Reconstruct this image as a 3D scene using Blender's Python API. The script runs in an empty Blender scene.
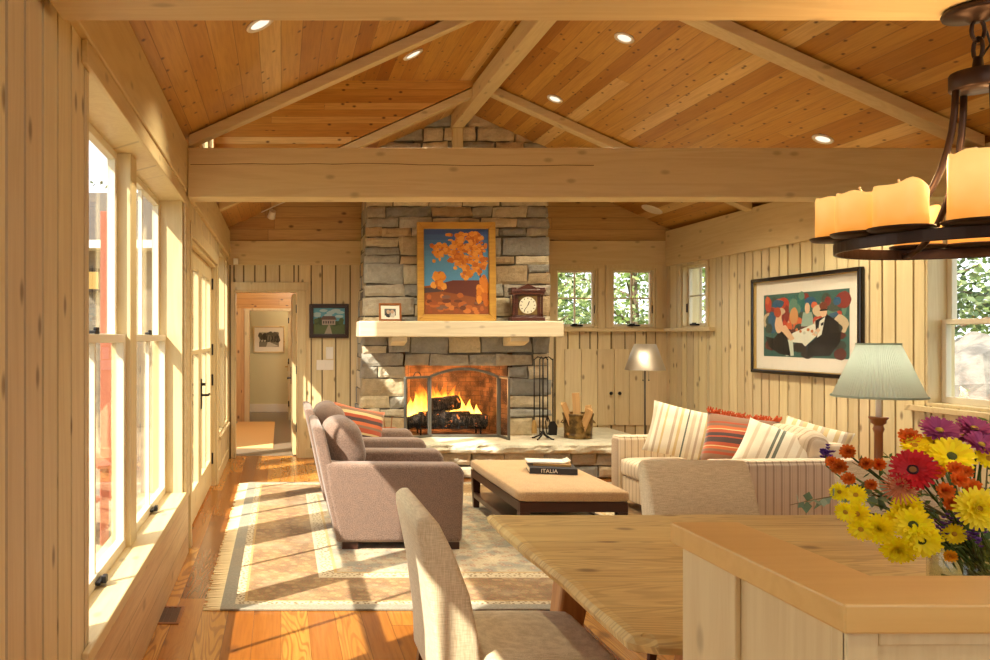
import bpy, math, random
from mathutils import Vector, Matrix, Euler, noise as mnoise
random.seed(7)
SC = bpy.context.scene
COL = SC.collection
PI = math.pi
F, VX, VY, EYE = 800.0, 281.0, 337.0, 1.48          # focal length in pixels, vanishing point, eye height


def WX(px, Y): return (px - VX) * Y / F
def WZ(py, Y): return EYE - (py - VY) * Y / F


# ------------------------------------------------------------------ mesh builder
class MB:
    def __init__(s):
        s.v, s.f, s.t, s.mi = [], [], [], []
        s.m = Matrix()

    def add(s, vs, fs, t=(1, 1, 1), mi=0):
        o = len(s.v)
        s.v += [tuple(s.m @ Vector(p)) for p in vs]
        for f in fs:
            s.f.append(tuple(i + o for i in f)); s.t.append(t); s.mi.append(mi)

    def box(s, x0, x1, y0, y1, z0, z1, t=(1, 1, 1), mi=0):
        if x0 > x1: x0, x1 = x1, x0
        if y0 > y1: y0, y1 = y1, y0
        if z0 > z1: z0, z1 = z1, z0
        v = [(x, y, z) for z in (z0, z1) for y in (y0, y1) for x in (x0, x1)]
        s.add(v, [(0, 2, 3, 1), (4, 5, 7, 6), (0, 1, 5, 4), (2, 6, 7, 3), (0, 4, 6, 2), (1, 3, 7, 5)], t, mi)

    def hexa(s, v, t=(1, 1, 1), mi=0):
        """eight corners: bottom ring of four (counter-clockwise from above) then top ring"""
        s.add(v, [(3, 2, 1, 0), (4, 5, 6, 7), (0, 1, 5, 4), (1, 2, 6, 5), (2, 3, 7, 6), (3, 0, 4, 7)], t, mi)

    def bar(s, p0, p1, w, h, up=(0, 0, 1), w1=None, h1=None, t=(1, 1, 1), mi=0):
        p0, p1 = Vector(p0), Vector(p1)
        d = (p1 - p0).normalized(); u = Vector(up)
        a = d.cross(u)
        if a.length < 1e-5: a = d.cross(Vector((1, 0, 0)))
        a.normalize(); b = a.cross(d).normalized()
        w1 = w if w1 is None else w1; h1 = h if h1 is None else h1
        v = []
        for p, ww, hh in ((p0, w, h), (p1, w1, h1)):
            for sa, sb in ((-1, -1), (1, -1), (1, 1), (-1, 1)):
                v.append(tuple(p + a * sa * ww / 2 + b * sb * hh / 2))
        s.add(v, [(3, 2, 1, 0), (4, 5, 6, 7), (0, 1, 5, 4), (1, 2, 6, 5), (2, 3, 7, 6), (3, 0, 4, 7)], t, mi)

    def tube(s, pts, r, n=10, closed=False, t=(1, 1, 1), mi=0):
        P = [Vector(p) for p in pts]; k = len(P)
        R = r if isinstance(r, (list, tuple)) else [r] * k
        vs, fs = [], []; a = None
        for i in range(k):
            d = (P[(i + 1) % k] - P[i - 1]) if closed else (P[min(i + 1, k - 1)] - P[max(i - 1, 0)])
            d.normalize()
            if a is None:
                a = d.cross(Vector((0, 0, 1)))
                if a.length < 1e-3: a = d.cross(Vector((1, 0, 0)))
            a = (a - d * a.dot(d)).normalized(); b = d.cross(a)
            for j in range(n):
                q = 2 * PI * j / n
                vs.append(tuple(P[i] + (a * math.cos(q) + b * math.sin(q)) * R[i]))
        for i in range(k if closed else k - 1):
            i2 = (i + 1) % k
            for j in range(n):
                j2 = (j + 1) % n
                fs.append((i * n + j, i * n + j2, i2 * n + j2, i2 * n + j))
        if not closed:
            fs.append(tuple(range(n - 1, -1, -1))); fs.append(tuple((k - 1) * n + j for j in range(n)))
        s.add(vs, fs, t, mi)

    def lathe(s, prof, c=(0, 0, 0), n=24, cap=True, t=(1, 1, 1), mi=0, rf=None):
        vs, fs = [], []; k = len(prof)
        for i, (r, z) in enumerate(prof):
            for j in range(n):
                q = 2 * PI * j / n
                rr = r * (rf(j, n, i) if rf else 1)
                vs.append((c[0] + rr * math.cos(q), c[1] + rr * math.sin(q), c[2] + z))
        for i in range(k - 1):
            for j in range(n):
                j2 = (j + 1) % n
                fs.append((i * n + j, i * n + j2, (i + 1) * n + j2, (i + 1) * n + j))
        if cap:
            fs.append(tuple(range(n - 1, -1, -1))); fs.append(tuple((k - 1) * n + j for j in range(n)))
        s.add(vs, fs, t, mi)

    def prism(s, prof, a0, a1, axis='Y', t=(1, 1, 1), mi=0):
        """profile points (u, z) extruded along an axis; u is X for axis Y and Y for axis X; axis Z: (x, y)"""
        n = len(prof)
        def P(u, w, a):
            return (u, a, w) if axis == 'Y' else ((a, u, w) if axis == 'X' else (u, w, a))
        vs = [P(u, w, a0) for u, w in prof] + [P(u, w, a1) for u, w in prof]
        ar = sum(prof[i][0] * prof[(i + 1) % n][1] - prof[(i + 1) % n][0] * prof[i][1] for i in range(n))
        flip = (ar > 0) == (axis == 'Y')
        if a1 < a0: flip = not flip
        f0 = tuple(range(n)); f1 = tuple(range(2 * n - 1, n - 1, -1))
        sides = [(i, n + i, n + (i + 1) % n, (i + 1) % n) for i in range(n)]
        fs = [f0, f1] + sides
        if not flip: fs = [tuple(reversed(f)) for f in fs]
        s.add(vs, fs, t, mi)

    def rbox(s, c, h, r, puff=(0, 0, 0), n=8, t=(1, 1, 1), mi=0, fn=None):
        """soft rounded box: centre, half sizes, edge radius, bulge per axis"""
        idx, vs, fs = {}, [], []
        hx = Vector(h)
        def vert(p):
            k = tuple(round(x, 4) for x in p)
            if k in idx: return idx[k]
            q0 = Vector((p[0] * hx.x, p[1] * hx.y, p[2] * hx.z))
            q = Vector([max(-hx[i] + r, min(hx[i] - r, q0[i])) for i in range(3)])
            d = q0 - q
            if d.length > 1e-7: d = d.normalized() * r
            w = q + d
            b = [(1 - p[(i + 1) % 3] ** 2) * (1 - p[(i + 2) % 3] ** 2) for i in range(3)]
            for i in range(3): w[i] += puff[i] * b[i] * p[i]
            if fn: w = fn(w)
            idx[k] = len(vs); vs.append((c[0] + w[0], c[1] + w[1], c[2] + w[2]))
            return idx[k]
        def mp(i):
            x = -1 + 2 * i / n
            return math.copysign(abs(x) ** .75, x)
        for ax in range(3):
            for sg in (-1, 1):
                for i in range(n):
                    for j in range(n):
                        q = []
                        for di, dj in ((0, 0), (1, 0), (1, 1), (0, 1)):
                            p = [0, 0, 0]; p[ax] = sg
                            p[(ax + 1) % 3] = mp(i + di); p[(ax + 2) % 3] = mp(j + dj)
                            q.append(vert(p))
                        fs.append(tuple(q) if sg > 0 else tuple(reversed(q)))
        s.add(vs, fs, t, mi)

    def ball(s, c, r, n=12, t=(1, 1, 1), mi=0, sq=(1, 1, 1)):
        prof = [(max(1e-4, r * math.sin(PI * i / n)), -r * math.cos(PI * i / n)) for i in range(n + 1)]
        o = MB(); o.lathe(prof, n=n + 4)
        s.add([(c[0] + x * sq[0], c[1] + y * sq[1], c[2] + z * sq[2]) for x, y, z in o.v], o.f, t, mi)

    def build(s, name, mat, parent=None, smooth=False, bevel=0, seg=2, subsurf=0, loc=None, rot=None, angle=40):
        me = bpy.data.meshes.new(name)
        me.from_pydata(s.v, [], s.f); me.update()
        at = me.color_attributes.new('tint', 'FLOAT_COLOR', 'CORNER')
        k = 0
        buf = []
        for f, t in zip(s.f, s.t):
            buf += [t[0], t[1], t[2], 1.0] * len(f)
        at.data.foreach_set('color', buf)
        for m in (mat if isinstance(mat, (list, tuple)) else [mat]): me.materials.append(m)
        me.polygons.foreach_set('material_index', s.mi)
        if smooth: me.polygons.foreach_set('use_smooth', [True] * len(s.f))
        o = bpy.data.objects.new(name, me); COL.objects.link(o)
        if parent is not None: o.parent = parent
        if loc: o.location = loc
        if rot: o.rotation_euler = rot
        if bevel:
            b = o.modifiers.new('Bevel', 'BEVEL'); b.width = bevel; b.segments = seg
            b.limit_method = 'ANGLE'; b.angle_limit = math.radians(angle); b.harden_normals = False
        if subsurf:
            b = o.modifiers.new('Sub', 'SUBSURF'); b.levels = subsurf; b.render_levels = subsurf
        return o


def tag(o, label, cat, group=None, kind=None):
    o['label'] = label; o['category'] = cat
    if group: o['group'] = group
    if kind: o['kind'] = kind
    return o


def thing(name, label, cat, loc=(0, 0, 0), rz=0, group=None):
    o = bpy.data.objects.new(name, None); COL.objects.link(o)
    o.location = loc; o.rotation_euler = (0, 0, rz); o.empty_display_size = .1
    return tag(o, label, cat, group)


def struct(o):
    o['kind'] = 'structure'; return o


def sthing(name, loc=(0, 0, 0)):
    o = bpy.data.objects.new(name, None); COL.objects.link(o); o.location = loc; o.empty_display_size = .1
    return struct(o)


def dup(root, loc, rz, label, group=None):
    def cp(o, p):
        c = o.copy(); COL.objects.link(c)
        if p is not None: c.parent = p
        for ch in list(o.children): cp(ch, c)
        return c
    r = cp(root, None); r.location = loc; r.rotation_euler = (0, 0, rz); r['label'] = label
    if group: r['group'] = group
    return r


def rnd(a=.9, b=1.1):
    k = random.uniform(a, b); return (k, k * random.uniform(.98, 1.02), k * random.uniform(.95, 1.03))


# ------------------------------------------------------------------ materials
class T:
    def __init__(s, name):
        s.mat = bpy.data.materials.new(name); s.mat.use_nodes = True
        s.nt = s.mat.node_tree; s.nt.nodes.clear()
        s.out = s.nt.nodes.new('ShaderNodeOutputMaterial')

    def put(s, sock, val):
        if isinstance(val, bpy.types.NodeSocket): s.nt.links.new(val, sock)
        elif isinstance(val, (tuple, list)) and len(val) == 3 and sock.type == 'RGBA': sock.default_value = (*val, 1)
        else: sock.default_value = val

    def n(s, typ, ins=None, **props):
        nd = s.nt.nodes.new('ShaderNode' + typ)
        for k, v in props.items(): setattr(nd, k, v)
        for k, v in (ins or {}).items(): s.put(nd.inputs[k], v)
        return nd

    def m(s, op, a, b=0.0, c=0.0, clamp=False):
        nd = s.n('Math', {0: a, 1: b, 2: c}, operation=op, use_clamp=clamp); return nd.outputs[0]

    def mix(s, f, a, b, blend='MIX'):
        nd = s.n('Mix', {0: f, 6: a, 7: b}, data_type='RGBA', blend_type=blend); return nd.outputs[2]

    def ramp(s, f, stops, interp='LINEAR'):
        nd = s.n('ValToRGB', {0: f}); cr = nd.color_ramp; cr.interpolation = interp
        while len(cr.elements) < len(stops): cr.elements.new(.5)
        for e, (p, c) in zip(cr.elements, stops):
            e.position = p; e.color = (*c, 1) if len(c) == 3 else c
        return nd.outputs[0]

    def coord(s): return s.n('TexCoord').outputs['Object']
    def sep(s, v): return s.n('SeparateXYZ', {0: v}).outputs
    def comb(s, x=0.0, y=0.0, z=0.0): return s.n('CombineXYZ', {0: x, 1: y, 2: z}).outputs[0]

    def noise(s, v, scale=5, detail=3, rough=.5, dist=0, dim='3D'):
        nd = s.n('TexNoise', {'Vector': v, 'Scale': scale, 'Detail': detail, 'Roughness': rough, 'Distortion': dist}, noise_dimensions=dim)
        return nd.outputs[0]

    def vor(s, v, scale=5, feature='F1', out='Distance', rand=1):
        return s.n('TexVoronoi', {'Vector': v, 'Scale': scale, 'Randomness': rand}, feature=feature).outputs[out]

    def vor2(s, v, scale):
        return s.n('TexVoronoi', {'Vector': v, 'Scale': scale, 'Randomness': 1}, feature='F1', voronoi_dimensions='2D').outputs['Distance']

    def scalev(s, v, sc):
        return s.n('VectorMath', {0: v, 1: sc}, operation='MULTIPLY').outputs[0]

    def step(s, x, e0, e1):
        return s.n('MapRange', {'Value': x, 'From Min': e0, 'From Max': e1, 'To Min': 0.0, 'To Max': 1.0}, interpolation_type='SMOOTHSTEP').outputs[0]

    def bump(s, h, strength=.3, dist=.01):
        return s.n('Bump', {'Height': h, 'Strength': strength, 'Distance': dist}).outputs[0]

    def tint(s): return s.n('Attribute', attribute_name='tint').outputs['Color']

    def bsdf(s, color, rough=.5, normal=None, **kw):
        ins = {'Base Color': color, 'Roughness': rough}
        for k, v in kw.items(): ins[k.replace('_', ' ')] = v
        if normal is not None: ins['Normal'] = normal
        nd = s.n('BsdfPrincipled', ins)
        s.nt.links.new(nd.outputs[0], s.out.inputs[0]); return s.mat


def lin(r, g, b):
    f = lambda c: (c / 255 / 12.92) if c <= 10 else ((c / 255 + .055) / 1.055) ** 2.4
    return (f(r), f(g), f(b))


def plain(name, c, rough=.5, **kw):
    t = T(name); return t.bsdf(c, rough, **kw)


def wood(name, axis, c1, c2, rough=.45, knots=.5, grain=1.0, tint=False, kc=(.10, .045, .015), bump=.15, coat=0.0):
    """solid timber: grain runs along axis"""
    t = T(name); v = t.coord()
    sc = [1, 1, 1]; sc['XYZ'.index(axis)] = .07
    if tint:
        off = t.scalev(t.tint(), (37.0, 91.0, 53.0)); vv = t.n('VectorMath', {0: v, 1: off}, operation='ADD').outputs[0]
    else: vv = v
    sv = t.scalev(vv, tuple(sc))
    big = t.noise(sv, 7 * grain, 2, .5, .6)
    rings = t.m('SINE', t.m('MULTIPLY', big, 40.0))
    rings = t.m('MULTIPLY_ADD', rings, .5, .5)
    fine = t.noise(sv, 90 * grain, 3, .6)
    f = t.m('ADD', t.m('MULTIPLY', rings, .3), t.m('MULTIPLY', fine, .7))
    col = t.mix(t.m('MULTIPLY', t.step(f, .2, .85), .65), c1, c2)
    if knots > 0:
        xs = t.sep(vv); ia = 'XYZ'.index(axis); oa = [i for i in range(3) if i != ia]
        d = t.vor2(t.comb(t.m('ADD', xs[oa[0]], xs[oa[1]]), t.m('MULTIPLY', xs[ia], .5), 0.0), 4.2)
        k = t.m('SUBTRACT', 1.0, t.step(d, .02, .095))
        col = t.mix(t.m('MULTIPLY', k, knots), col, kc)
    if tint: col = t.mix(1.0, col, t.tint(), 'MULTIPLY')
    return t.bsdf(col, rough, t.bump(f, bump, .004), **({'Coat_Weight': coat, 'Coat_Roughness': .15} if coat else {}))


def planks(name, ac, al, w, L, stops, groove=.6, rough=.4, knots=.8, kscale=3.0, grain=1.0, swirl=0, swc=None, kc=(.09, .03, .01), glossy=0, gw=.018, gkey='d'):
    """boards: ac = axis across, al = axis along (0,1,2)"""
    t = T(name); x = t.sep(t.coord()); a = x[ac]; b = x[al]
    q = t.m('DIVIDE', a, w); i = t.m('FLOOR', q); fr = t.m('FRACT', q)
    sh = t.n('TexWhiteNoise', {'W': i}, noise_dimensions='1D').outputs[0]
    q2 = t.m('ADD', t.m('DIVIDE', b, L), t.m('MULTIPLY', sh, 9.7)); j = t.m('FLOOR', q2); fr2 = t.m('FRACT', q2)
    r = t.n('TexWhiteNoise', {'Vector': t.comb(i, j, 0.0)}, noise_dimensions='3D').outputs[0]
    base = t.ramp(r, stops)
    off = t.m('MULTIPLY', r, 31.0)
    gv = t.comb(t.m('ADD', a, off), t.m('MULTIPLY', t.m('ADD', b, off), .05), off)
    g = t.noise(gv, 70 * grain, 3, .6)
    g2 = t.noise(gv, 14, 2, .5, .4)
    col = t.mix(t.m('MULTIPLY', t.step(g, .35, .75), .45), base, t.mix(1.0, base, (.62, .5, .4), 'MULTIPLY'))
    col = t.mix(t.m('MULTIPLY', t.step(g2, .4, .7), .4), col, t.mix(1.0, col, (.75, .62, .5), 'MULTIPLY'))
    if swirl:
        sv = t.comb(t.m('ADD', t.m('MULTIPLY', a, 1.0), off), t.m('MULTIPLY', t.m('ADD', b, off), .12), off)
        w1 = t.noise(sv, 7.5, 1, .4, .3)
        w2 = t.m('MULTIPLY_ADD', t.m('SINE', t.m('MULTIPLY', w1, 125.0)), .5, .5)
        col = t.mix(t.m('MULTIPLY', t.step(w2, .45, .95), t.m('MULTIPLY', t.step(r, .2, .8), swirl)), col, swc)
    if knots:
        d = t.vor2(t.comb(t.m('ADD', a, off), t.m('MULTIPLY', t.m('ADD', b, off), .6), 0.0), kscale)
        col = t.mix(t.m('MULTIPLY', t.m('SUBTRACT', 1.0, t.step(d, .02, .1)), knots), col, kc)
    e = t.m('MINIMUM', fr, t.m('SUBTRACT', 1.0, fr))
    e2 = t.m('MULTIPLY', t.m('MINIMUM', fr2, t.m('SUBTRACT', 1.0, fr2)), L / w)
    ge = t.step(t.m('MINIMUM', e, e2), gw * .4, gw * 1.6)
    col = t.mix(t.m('MULTIPLY', t.m('SUBTRACT', 1.0, ge), groove), col, t.mix(1.0, col, (.25, .2, .16), 'MULTIPLY'))
    h = t.m('ADD', t.m('MULTIPLY', ge, 1.0), t.m('MULTIPLY', g, .08))
    return t.bsdf(col, rough, t.bump(h, .35, .006))


def fabric(name, c1, c2, scale=400, rough=.9, stripes=None, blotch=0.15, sheen=.2, axis=0):
    """stripes: (axis, period, [(pos, colour)...])"""
    t = T(name); v = t.coord(); x = t.sep(v)
    w = t.m('MULTIPLY', t.m('SINE', t.m('MULTIPLY', x[0], scale * 3.0)), t.m('SINE', t.m('MULTIPLY', x[2], scale * 3.0)))
    nn = t.noise(v, scale, 2, .6)
    if stripes:
        ax, per, st = stripes
        f = t.m('FRACT', t.m('ADD', t.m('DIVIDE', x[ax], per), .5))
        base = t.ramp(f, st, 'CONSTANT')
    else: base = t.mix(t.step(nn, .35, .65), c1, c2)
    if stripes: base = t.mix(t.m('MULTIPLY', t.step(nn, .35, .7), .25), base, t.mix(1.0, base, (.7, .68, .64), 'MULTIPLY'))
    bl = t.noise(v, 9, 3, .6)
    base = t.mix(t.m('MULTIPLY', t.step(bl, .4, .7), blotch), base, t.mix(1.0, base, (.72, .7, .68), 'MULTIPLY'))
    return t.bsdf(base, rough, t.bump(t.m('ADD', nn, t.m('MULTIPLY', w, .2)), .25, .002), Sheen_Weight=sheen)


def linen(name, c1, c2):
    """slubby weave: fine horizontal and vertical threads"""
    t = T(name); v = t.coord()
    a = t.noise(t.scalev(v, (1, 1, .06)), 420, 2, .6)
    b = t.noise(t.scalev(v, (.06, .06, 1)), 420, 2, .6)
    f = t.m('MULTIPLY_ADD', a, .5, t.m('MULTIPLY', b, .5))
    return t.bsdf(t.mix(t.step(f, .38, .62), c1, c2), .9, t.bump(f, .3, .002), Sheen_Weight=.15)


def emit(name, c, s):
    t = T(name); e = t.n('Emission', {'Color': c, 'Strength': s}); t.nt.links.new(e.outputs[0], t.out.inputs[0]); return t.mat


def glass_mat(name, tint=(1, 1, 1), refl=.9, rough=0.0):
    t = T(name)
    tr = t.n('BsdfTransparent', {'Color': tint}); gl = t.n('BsdfGlossy', {'Roughness': rough, 'Color': (refl, refl, refl)})
    fc = t.n('LayerWeight', {'Blend': .5}).outputs['Facing']
    fr = t.m('MULTIPLY_ADD', t.m('POWER', fc, 5.0), .75, .03)
    mx = t.n('MixShader', {0: fr, 1: tr.outputs[0], 2: gl.outputs[0]})
    t.nt.links.new(mx.outputs[0], t.out.inputs[0]); return t.mat


MAT = {}
MAT['board'] = wood('pine_boards', 'Z', lin(223, 206, 163), lin(208, 187, 141), .5, .7, tint=True)
MAT['beamX'] = wood('fir_beam_across', 'X', lin(219, 199, 151), lin(204, 180, 130), .5, .35)
MAT['beamY'] = wood('fir_beam_along', 'Y', lin(219, 199, 151), lin(204, 180, 130), .5, .35)
MAT['trimZ'] = wood('pine_trim_upright', 'Z', lin(221, 203, 155), lin(207, 184, 135), .45, .35)
MAT['sash'] = plain('cream_sash', lin(230, 220, 192), .4)
MAT['ceil'] = planks('cedar_ceiling_along', 0, 1, .118, 7.1, [(0, lin(176, 122, 48)), (.35, lin(196, 144, 64)), (.8, lin(208, 162, 82)), (.9, lin(236, 206, 140)), (.95, lin(170, 110, 42)), (1, lin(162, 104, 38))], .45, .33, .9, 7.0)
MAT['ceilx'] = planks('cedar_ceiling_across', 2, 0, .068, 7.1, [(0, lin(196, 138, 58)), (.5, lin(214, 160, 76)), (.85, lin(226, 178, 96)), (1, lin(240, 208, 140))], .5, .33, .9, 6.0)
MAT['gable'] = planks('pine_gable_boards', 2, 0, .14, 3.4, [(0, lin(204, 170, 108)), (.5, lin(214, 184, 122)), (1, lin(192, 154, 92))], .6, .4, .8, 3.6)
MAT['cedarwall'] = planks('cedar_hall_boards', 0, 2, .14, 4.0, [(0, lin(212, 168, 104)), (.5, lin(222, 184, 122)), (1, lin(200, 150, 88))], .6, .4, .8, 3.6)
MAT['cedarhz'] = planks('cedar_hall_head_boards', 2, 0, .12, 4.0, [(0, lin(204, 150, 78)), (.5, lin(216, 168, 94)), (1, lin(190, 132, 64))], .7, .4, .9, 4.6)
MAT['floor'] = planks('oiled_fir_floor', 0, 1, .142, 2.1, [(0, lin(142, 84, 30)), (.4, lin(172, 112, 44)), (.75, lin(194, 138, 62)), (1, lin(124, 68, 24))], .6, .22, .6, 2.2, swirl=.5, swc=lin(96, 50, 22), gw=.010)
MAT['grayfloor'] = plain('grey_slate_floor', lin(120, 106, 88), .35)
MAT['black'] = plain('black_iron', (.018, .016, .015), .45, Metallic=.6)
MAT['bronze'] = plain('oiled_bronze', lin(58, 40, 30), .38, Metallic=.7)
MAT['darkwood'] = wood('dark_stained_wood', 'X', lin(70, 36, 24), lin(48, 24, 16), .35, 0, bump=.05)
MAT['walnut'] = wood('turned_walnut', 'Z', lin(150, 92, 44), lin(118, 66, 28), .35, 0)
MAT['brass'] = plain('brass', lin(190, 150, 80), .3, Metallic=1.0)
MAT['glass'] = glass_mat('window_glass')
MAT['white'] = plain('white_plastic', lin(238, 232, 218), .4)
MAT['mat'] = plain('ivory_mat_board', lin(236, 230, 214), .8)
MAT['paint'] = None
t = T('painted_print'); tv = t.coord()
MAT['paint'] = t.bsdf(t.mix(t.m('MULTIPLY', t.noise(tv, 60, 3), .35), t.tint(), t.mix(1.0, t.tint(), (.6, .6, .6), 'MULTIPLY')), .55)
t = T('picture_glass'); MAT['pglass'] = glass_mat('picture_glass', refl=.5)
# ------------------------------------------------------------------ the room
XL, XR, YB, YF = -.65, 4.72, 9.8, -1.6
ZP0, ZP1 = 2.45, 2.74                      # plate beam bottom and top
XC = (XL + XR) / 2
SL = .45                                   # roof slope
def roofZ(x): return 2.82 + SL * (min(x - XL, XR - x))


def cells(mb, plane, c0, c1, u0, u1, z0, z1, holes, t=(1, 1, 1)):
    us = sorted({u0, u1, *[min(max(h[i], u0), u1) for h in holes for i in (0, 1)]})
    zs = sorted({z0, z1, *[min(max(h[i], z0), z1) for h in holes for i in (2, 3)]})
    for a, b in zip(us, us[1:]):
        run = None
        for c, d in zip(zs, zs[1:]):
            um, zm = (a + b) / 2, (c + d) / 2
            solid = not any(h[0] < um < h[1] and h[2] < zm < h[3] for h in holes)
            if solid: run = (run[0], d) if run else (c, d)
            if (not solid or d == zs[-1]) and run:
                if plane == 'x': mb.box(c0, c1, a, b, run[0], run[1], t)
                else: mb.box(a, b, c0, c1, run[0], run[1], t)
                run = None


def board_wall(name, plane, pos, side, u0, u1, z0, z1, holes, thick=.16, wmin=.11, wmax=.18):
    mb = MB(); bt = .014
    cells(mb, plane, pos - side * bt, pos - side * thick, u0, u1, z0, z1, holes, (.30, .26, .20))
    u = u0
    cuts = sorted({x for h in holes for x in (h[0], h[1])})
    while u < u1 - 1e-4:
        e = min(u + random.uniform(wmin, wmax), u1)
        for c in cuts:
            if u < c - 1e-4 < e - 1e-4: e = c; break
        g = .009
        if e - u > 2.5 * g: cells(mb, plane, pos - side * bt, pos, u + g, e - g, z0, z1, [h for h in holes if h[0] < e and h[1] > u], rnd(.86, 1.1))
        u = e
    return struct(mb.build(name, MAT['board']))


# floor and ground
mb = MB(); mb.box(XL - .25, XR + .2, YF, YB + .16, -.12, 0); struct(mb.build('floor', MAT['floor']))
mb = MB(); mb.box(-1.5, 1.6, YB + .161, 17, -.12, -.001); struct(mb.build('floor_hall', MAT['grayfloor']))

# left wall: openings in order along Y
HOLE_L = [(.1, 1.75, .45, 2.3), (2.69, 5.30, .43, 2.40), (5.68, 7.98, 0, 2.2), (8.38, 9.72, .45, 2.4)]
board_wall('wall_left', 'x', XL, 1, YF, YB, 0, ZP1, HOLE_L, .2, .13, .17)
board_wall('wall_right', 'x', XR, -1, YF, YB, 0, ZP1, [(4.4, 5.86, .98, 2.3), (8.87, 9.42, 1.59, 2.32)], .2)
DX0, DX1 = WX(234, YB), WX(298.5, YB)
HOLE_B = [(DX0, DX1, 0, 2.05), (3.36, 3.88, 1.59, 2.32), (4.05, 4.59, 1.59, 2.32)]
board_wall('wall_back', 'y', YB, -1, XL - .1, XR + .1, 0, 2.4, HOLE_B, .16)
# boarded gable above the back wall: horizontal boards up to the rake
mb = MB()
mb.prism([(XL - .1, 2.36), (XR + .1, 2.36), (XR + .1, 2.78), (XC, roofZ(XC) + .1), (XL - .1, 2.78)], YB, YB + .16, 'Y')
struct(mb.build('wall_back_gable', MAT['gable']))
mb = MB(); mb.box(XL, XR, YB - .035, YB - .001, 2.36, 2.655); struct(mb.build('trim_1', MAT['beamX'], bevel=.004))
struct_front = board_wall('wall_front', 'y', YF, 1, XL - .2, XR + .2, 0, 4.0, [(.2, 4.3, 1.15, 3.1)], .16)
# plates
mb = MB(); mb.box(XL - .1, XL + .03, YF, YB - .036, ZP0, ZP1 + .03); struct(mb.build('trim_2', MAT['beamY'], bevel=.006))
mb = MB(); mb.box(XR - .03, XR + .1, YF, YB - .036, 2.34, ZP1 + .03); struct(mb.build('trim_3', MAT['beamY'], bevel=.006))

# ceiling: two slopes, with a cross gable on the left over the garden doors
CY0, CY1 = 5.4, 8.0
def pl(x, y): return (x, y, roofZ(x))
mb = MB(); TH = .10
def slab(mb, pts):
    n = len(pts); v = list(pts) + [(x, y, z + TH) for x, y, z in pts]
    fs = [tuple(reversed(range(n))), tuple(range(n, 2 * n))] + [(i, (i + 1) % n, n + (i + 1) % n, n + i) for i in range(n)]
    mb.add(v, fs)
XA = XL - .45
def pe(y): return (XA, y, 2.82 - SL * .45)
slab(mb, [pe(YF), pl(XC, YF), pl(XC, CY0), pl(XL, CY0), pe(CY0)])
slab(mb, [pe(CY1), pl(XL, CY1), pl(XC, CY1), pl(XC, YB + .3), pe(YB + .3)])
struct(mb.build('ceiling', MAT['ceil']))
mb = MB()
def pr(y): return (XR + .45, y, 2.82 - SL * .45)
slab(mb, [pl(XC, YF), pr(YF), pr(YB + .3), pl(XC, YB + .3)])
struct(mb.build('ceiling_right', MAT['ceil']))
# raised dormer over the garden doors: flat ceiling, two cheek walls, a row of high windows
DZ = roofZ(XC)
mb = MB(); slab(mb, [(XL - .3, CY0, DZ), (XC, CY0, DZ), (XC, CY1, DZ), (XL - .3, CY1, DZ)]); struct(mb.build('ceiling_dormer', MAT['ceil']))
for nm, a, b in (('wall_dormer_near', CY0, CY0 + .05), ('wall_dormer_far', CY1 - .05, CY1)):
    mb = MB(); mb.prism([(XL, 2.82), (XC, DZ), (XL, DZ)], a, b, 'Y'); struct(mb.build(nm, MAT['ceilx']))
mb = MB(); cells(mb, 'x', XL - .12, XL - .001, CY0, CY1, ZP1 + .031, DZ, [(5.65, 7.75, 3.05, 3.85)]); struct(mb.build('wall_dormer_left', MAT['ceilx']))

# timbers
def timber(name, boxes, m): 
    mb = MB()
    for b in boxes: mb.box(*b)
    return struct(mb.build(name, m, bevel=.008))
T1, T2 = 5.3, 7.95
timber('trim_4', [(XL + .031, XR - .031, 2.05, 2.27, 2.375, 2.76)], MAT['beamX'])                 # near tie beam
mb = MB(); mb.box(XL + .031, XR - .031, T1, T1 + .19, 2.405, 2.735); tb_ = mb.build('trim_5', MAT['beamX'], bevel=.008); struct(tb_)
mb = MB(); x = XL + .05; zc = 2.625
while x < 2.0:
    w = random.uniform(.05, .12); z2 = zc + random.uniform(-.004, .003); th = .0035 * (1 - .5 * abs(mnoise.noise((x * 3, 0, 0)))) + .001
    mb.hexa([(x, T1 - .0008, zc - th), (x + w, T1 - .0008, z2 - th), (x + w, T1 + .004, z2 - th), (x, T1 + .004, zc - th), (x, T1 - .0008, zc), (x + w, T1 - .0008, z2), (x + w, T1 + .004, z2), (x, T1 + .004, zc)]); x += w; zc = z2
mb.build('drying_crack', plain('crack_dark_brown', lin(104, 74, 44), .9), tb_)              # dark brown strip along the crack in the truss tie beam
timber('trim_6', [(XC - .13, XC + .01, YF, 9.02, 3.82, roofZ(XC) - .04)], MAT['beamY'])            # ridge beam
MAT['rafter'] = wood('fir_rafter', 'X', lin(219, 199, 151), lin(204, 180, 130), .5, .35)
def rafter(name, y, w, d, sgn, xin=.0):
    mb = MB()
    x0 = XL + .035 if sgn < 0 else XR - .035; x1 = XC - .132 if sgn < 0 else XC + .012
    z0, z1 = roofZ(x0) - .012, roofZ(x1) - .012
    mb.prism([(x0, z0 - d), (x0, z0), (x1, z1), (x1, z1 - d)], y, y + w, 'Y')
    return struct(mb.build(name, MAT['rafter'], bevel=.006))
rafter('trim_7', T1 + .02, .10, .075, -1); rafter('trim_8', T1 + .02, .13, .08, 1)
rafter('trim_9', T2, .12, .085, -1); rafter('trim_10', T2, .12, .085, 1)
rafter('trim_11', 2.08, .15, .09, -1); rafter('trim_12', 2.08, .15, .09, 1)
timber('trim_13', [(XC - .12, XC + .0, 8.93, 9.0, 3.5, 3.819)], MAT['trimZ'])                     # short post under the ridge
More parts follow.
